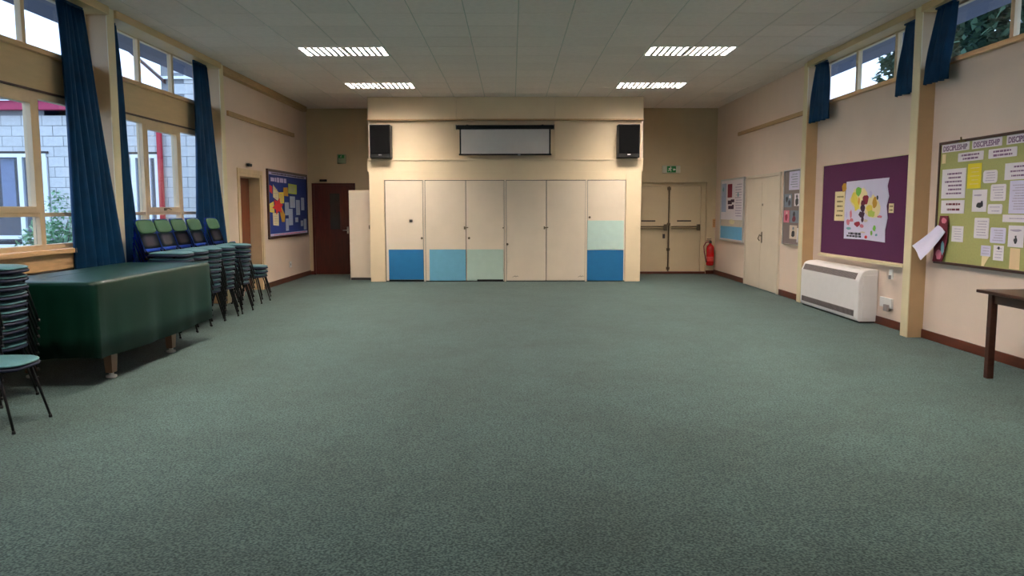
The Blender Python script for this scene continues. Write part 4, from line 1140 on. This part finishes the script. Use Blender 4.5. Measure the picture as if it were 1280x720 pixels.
# ------------------------------------------------------------------ stacking chairs
def pad(bm, cx, cy, w, d, z, th, p=3.2, crown=0.012, n_=28, waterfall=0.0):
    """superellipse cushion in XY"""
    levels = [(0.90, 0.0), (0.99, 0.25), (1.0, 0.55), (0.95, 0.85), (0.75, 1.0 + crown / th * 0.7), (0.35, 1.0 + crown / th)]
    rings = []
    for s_, h in levels:
        ring = []
        for k in range(n_):
            a = 2 * PI * k / n_
            c, s = math.cos(a), math.sin(a)
            x = abs(c) ** (2 / p) * (1 if c > 0 else -1) * d / 2 * s_; y = abs(s) ** (2 / p) * (1 if s > 0 else -1) * w / 2 * s_
            zz = z + th * h - (waterfall * max(0, (x / (d / 2)) - 0.45) ** 2)
            ring.append(bm.verts.new((cx + x, cy + y, zz)))
        rings.append(ring)
    for i in range(len(rings) - 1):
        for k in range(n_): bm.faces.new((rings[i][k], rings[i][(k + 1) % n_], rings[i + 1][(k + 1) % n_], rings[i + 1][k])).smooth = True
    bm.faces.new(rings[0][::-1]); bm.faces.new(rings[-1]).smooth = True
    return bm

def back_x(z): return -0.195 - (z - 0.45) * 0.34
def vpad(bm, z0, z1, w, th, xo, n_=28):
    """upright cushion following the back lean, facing +x"""
    cz = (z0 + z1) / 2; rings = []
    for s_, h in ((0.96, 0.0), (1.0, 0.4), (0.96, 0.8), (0.75, 1.0), (0.3, 1.05)):
        ring = []
        for k in range(n_):
            a = 2 * PI * k / n_; c, s = math.cos(a), math.sin(a); p = 4.0
            y = abs(c) ** (2 / p) * (1 if c > 0 else -1) * w / 2 * s_; z = cz + abs(s) ** (2 / p) * (1 if s > 0 else -1) * (z1 - z0) / 2 * s_
            curve = 0.25 * y * y
            ring.append(bm.verts.new((back_x(z) + xo + th * h + curve, y, z)))
        rings.append(ring)
    for i in range(len(rings) - 1):
        for k in range(n_): bm.faces.new((rings[i][k], rings[i][(k + 1) % n_], rings[i + 1][(k + 1) % n_], rings[i + 1][k])).smooth = True
    bm.faces.new(rings[0][::-1]); bm.faces.new(rings[-1]).smooth = True
    return bm

def make_chair():
    t = thing('stacking_chair', 'tmp', 'chair', (0, 0, 0), 0.0, 'stacking chairs')
    obj('seat', pad(B(), 0.02, 0, 0.455, 0.43, 0.436, 0.018, crown=0.008, waterfall=0.03), 'seat', t)
    obj('seat_shell', pad(B(), 0.015, 0, 0.472, 0.447, 0.404, 0.033, crown=0.0, waterfall=0.03), 'seatshell', t)
    obj('backrest', vpad(B(), 0.665, 0.825, 0.385, 0.022, 0.006), 'backpad', t)
    # back shell: curved plate with an opening below the pad
    b = B(); zs = [0.46, 0.50, 0.54, 0.58, 0.62, 0.66, 0.72, 0.78, 0.83]; ys = [-0.205, -0.15, -0.06, 0.06, 0.15, 0.205]
    V = [[b.verts.new((back_x(z) + 0.25 * y * y, y * (1.0 if z < 0.8 else 0.93), z)) for y in ys] for z in zs]
    for i in range(len(zs) - 1):
        for j in range(5):
            if i in (2, 3) and j == 2: continue
            b.faces.new((V[i][j], V[i][j + 1], V[i + 1][j + 1], V[i + 1][j])).smooth = True
    bmesh.ops.solidify(b, geom=b.faces[:], thickness=0.006)
    obj('back_shell', b, 'shell', t)
    b = B(); zs = [0.50, 0.54, 0.62, 0.665]; ys = [-0.185, -0.06, 0.06, 0.185]
    V = [[b.verts.new((back_x(z) + 0.25 * y * y + 0.007, y, z)) for y in ys] for z in zs]
    for i in range(3):
        for j in range(3):
            b.faces.new((V[i][j], V[i][j + 1], V[i + 1][j + 1], V[i + 1][j])).smooth = True
    bmesh.ops.solidify(b, geom=b.faces[:], thickness=0.003)
    obj('back_panel', b, 'navyframe', t)
    for s in (-1, 1):
        obj('leg', tube(B(), [(0.13, s * 0.17, 0.415), (0.17, s * 0.19, 0.25), (0.228, s * 0.215, 0.012)], [0.010, 0.010, 0.009], 7), 'blacksteel', t)
        obj('leg', tube(B(), [(-0.12, s * 0.17, 0.415), (-0.17, s * 0.19, 0.25), (-0.235, s * 0.215, 0.012)], [0.010, 0.010, 0.009], 7), 'blacksteel', t)
        obj('back_post', tube(B(), [(-0.15, s * 0.16, 0.42), (back_x(0.5) - 0.012, s * 0.165, 0.5), (back_x(0.66) - 0.010, s * 0.165, 0.66), (back_x(0.76) - 0.008, s * 0.15, 0.76)], 0.009, 7), 'blacksteel', t)
    b = B()
    for x in (0.228, -0.235):
        for s in (-1, 1): lathe(b, [(0.012, 0.0), (0.013, 0.004), (0.011, 0.022)], (x, s * 0.2155, 0), 8)
    obj('foot_cap', b, 'black', t)
    b = B(); tube(b, [(0.13, -0.17, 0.405), (0.13, 0.17, 0.405)], 0.008, 6); tube(b, [(-0.12, -0.17, 0.405), (-0.12, 0.17, 0.405)], 0.008, 6)
    obj('seat_rail', b, 'blacksteel', t)
    return t
proto = make_chair()
used = False
def chair(x, y, z, rz, label, group):
    global used
    o = proto if not used else dup(proto)
    used = True
    o.location = (x, y, z); o.rotation_euler = (0, 0, rz); o['label'] = label; o['group'] = group
    return o
ORD = ['top', 'second from top', 'third from top', 'fourth from top', 'fifth from top', 'sixth from top', 'seventh from top', 'eighth from top', 'ninth from top', 'tenth from top', 'eleventh from top', 'twelfth from top']
PITCH_Z, PITCH_X = 0.0655, 0.005
def stack(x, y, n_, rz, where, group):
    for k in range(n_):
        f = k * PITCH_X
        jx, jr = R.uniform(-0.004, 0.004), R.uniform(-0.015, 0.015)
        chair(x + f * math.cos(rz) + jx, y + f * math.sin(rz), k * PITCH_Z, rz + jr, 'teal stacking chair, %s %s' % (ORD[n_ - 1 - k], where), group)
chair(-3.51, 5.18, 0, 0.03, 'single stacking chair with green seat standing alone in front at the left edge', 'stacking chairs')
stack(-4.02, 5.86, 10, 0.0, 'of the stack at the left edge', 'stacked chairs at the left edge')
stack(-4.010, 9.0, 9, -0.06, 'of the first stack beyond the covered table', 'stacked chairs by the windows')
stack(-4.020, 9.47, 9, -0.03, 'of the second stack beyond the covered table', 'stacked chairs by the windows')
stack(-4.030, 9.94, 9, -0.04, 'of the third stack beyond the covered table', 'stacked chairs by the windows')
stack(-4.020, 10.41, 9, -0.03, 'of the fourth stack beyond the covered table', 'stacked chairs by the windows')
stack(-4.020, 11.05, 9, -0.02, 'of the fifth tall stack, by the curtain', 'stacked chairs by the windows')
stack(-4.140, 12.26, 3, 0.0, 'of the short stack beside the brown door', 'short stack of chairs by the brown door')
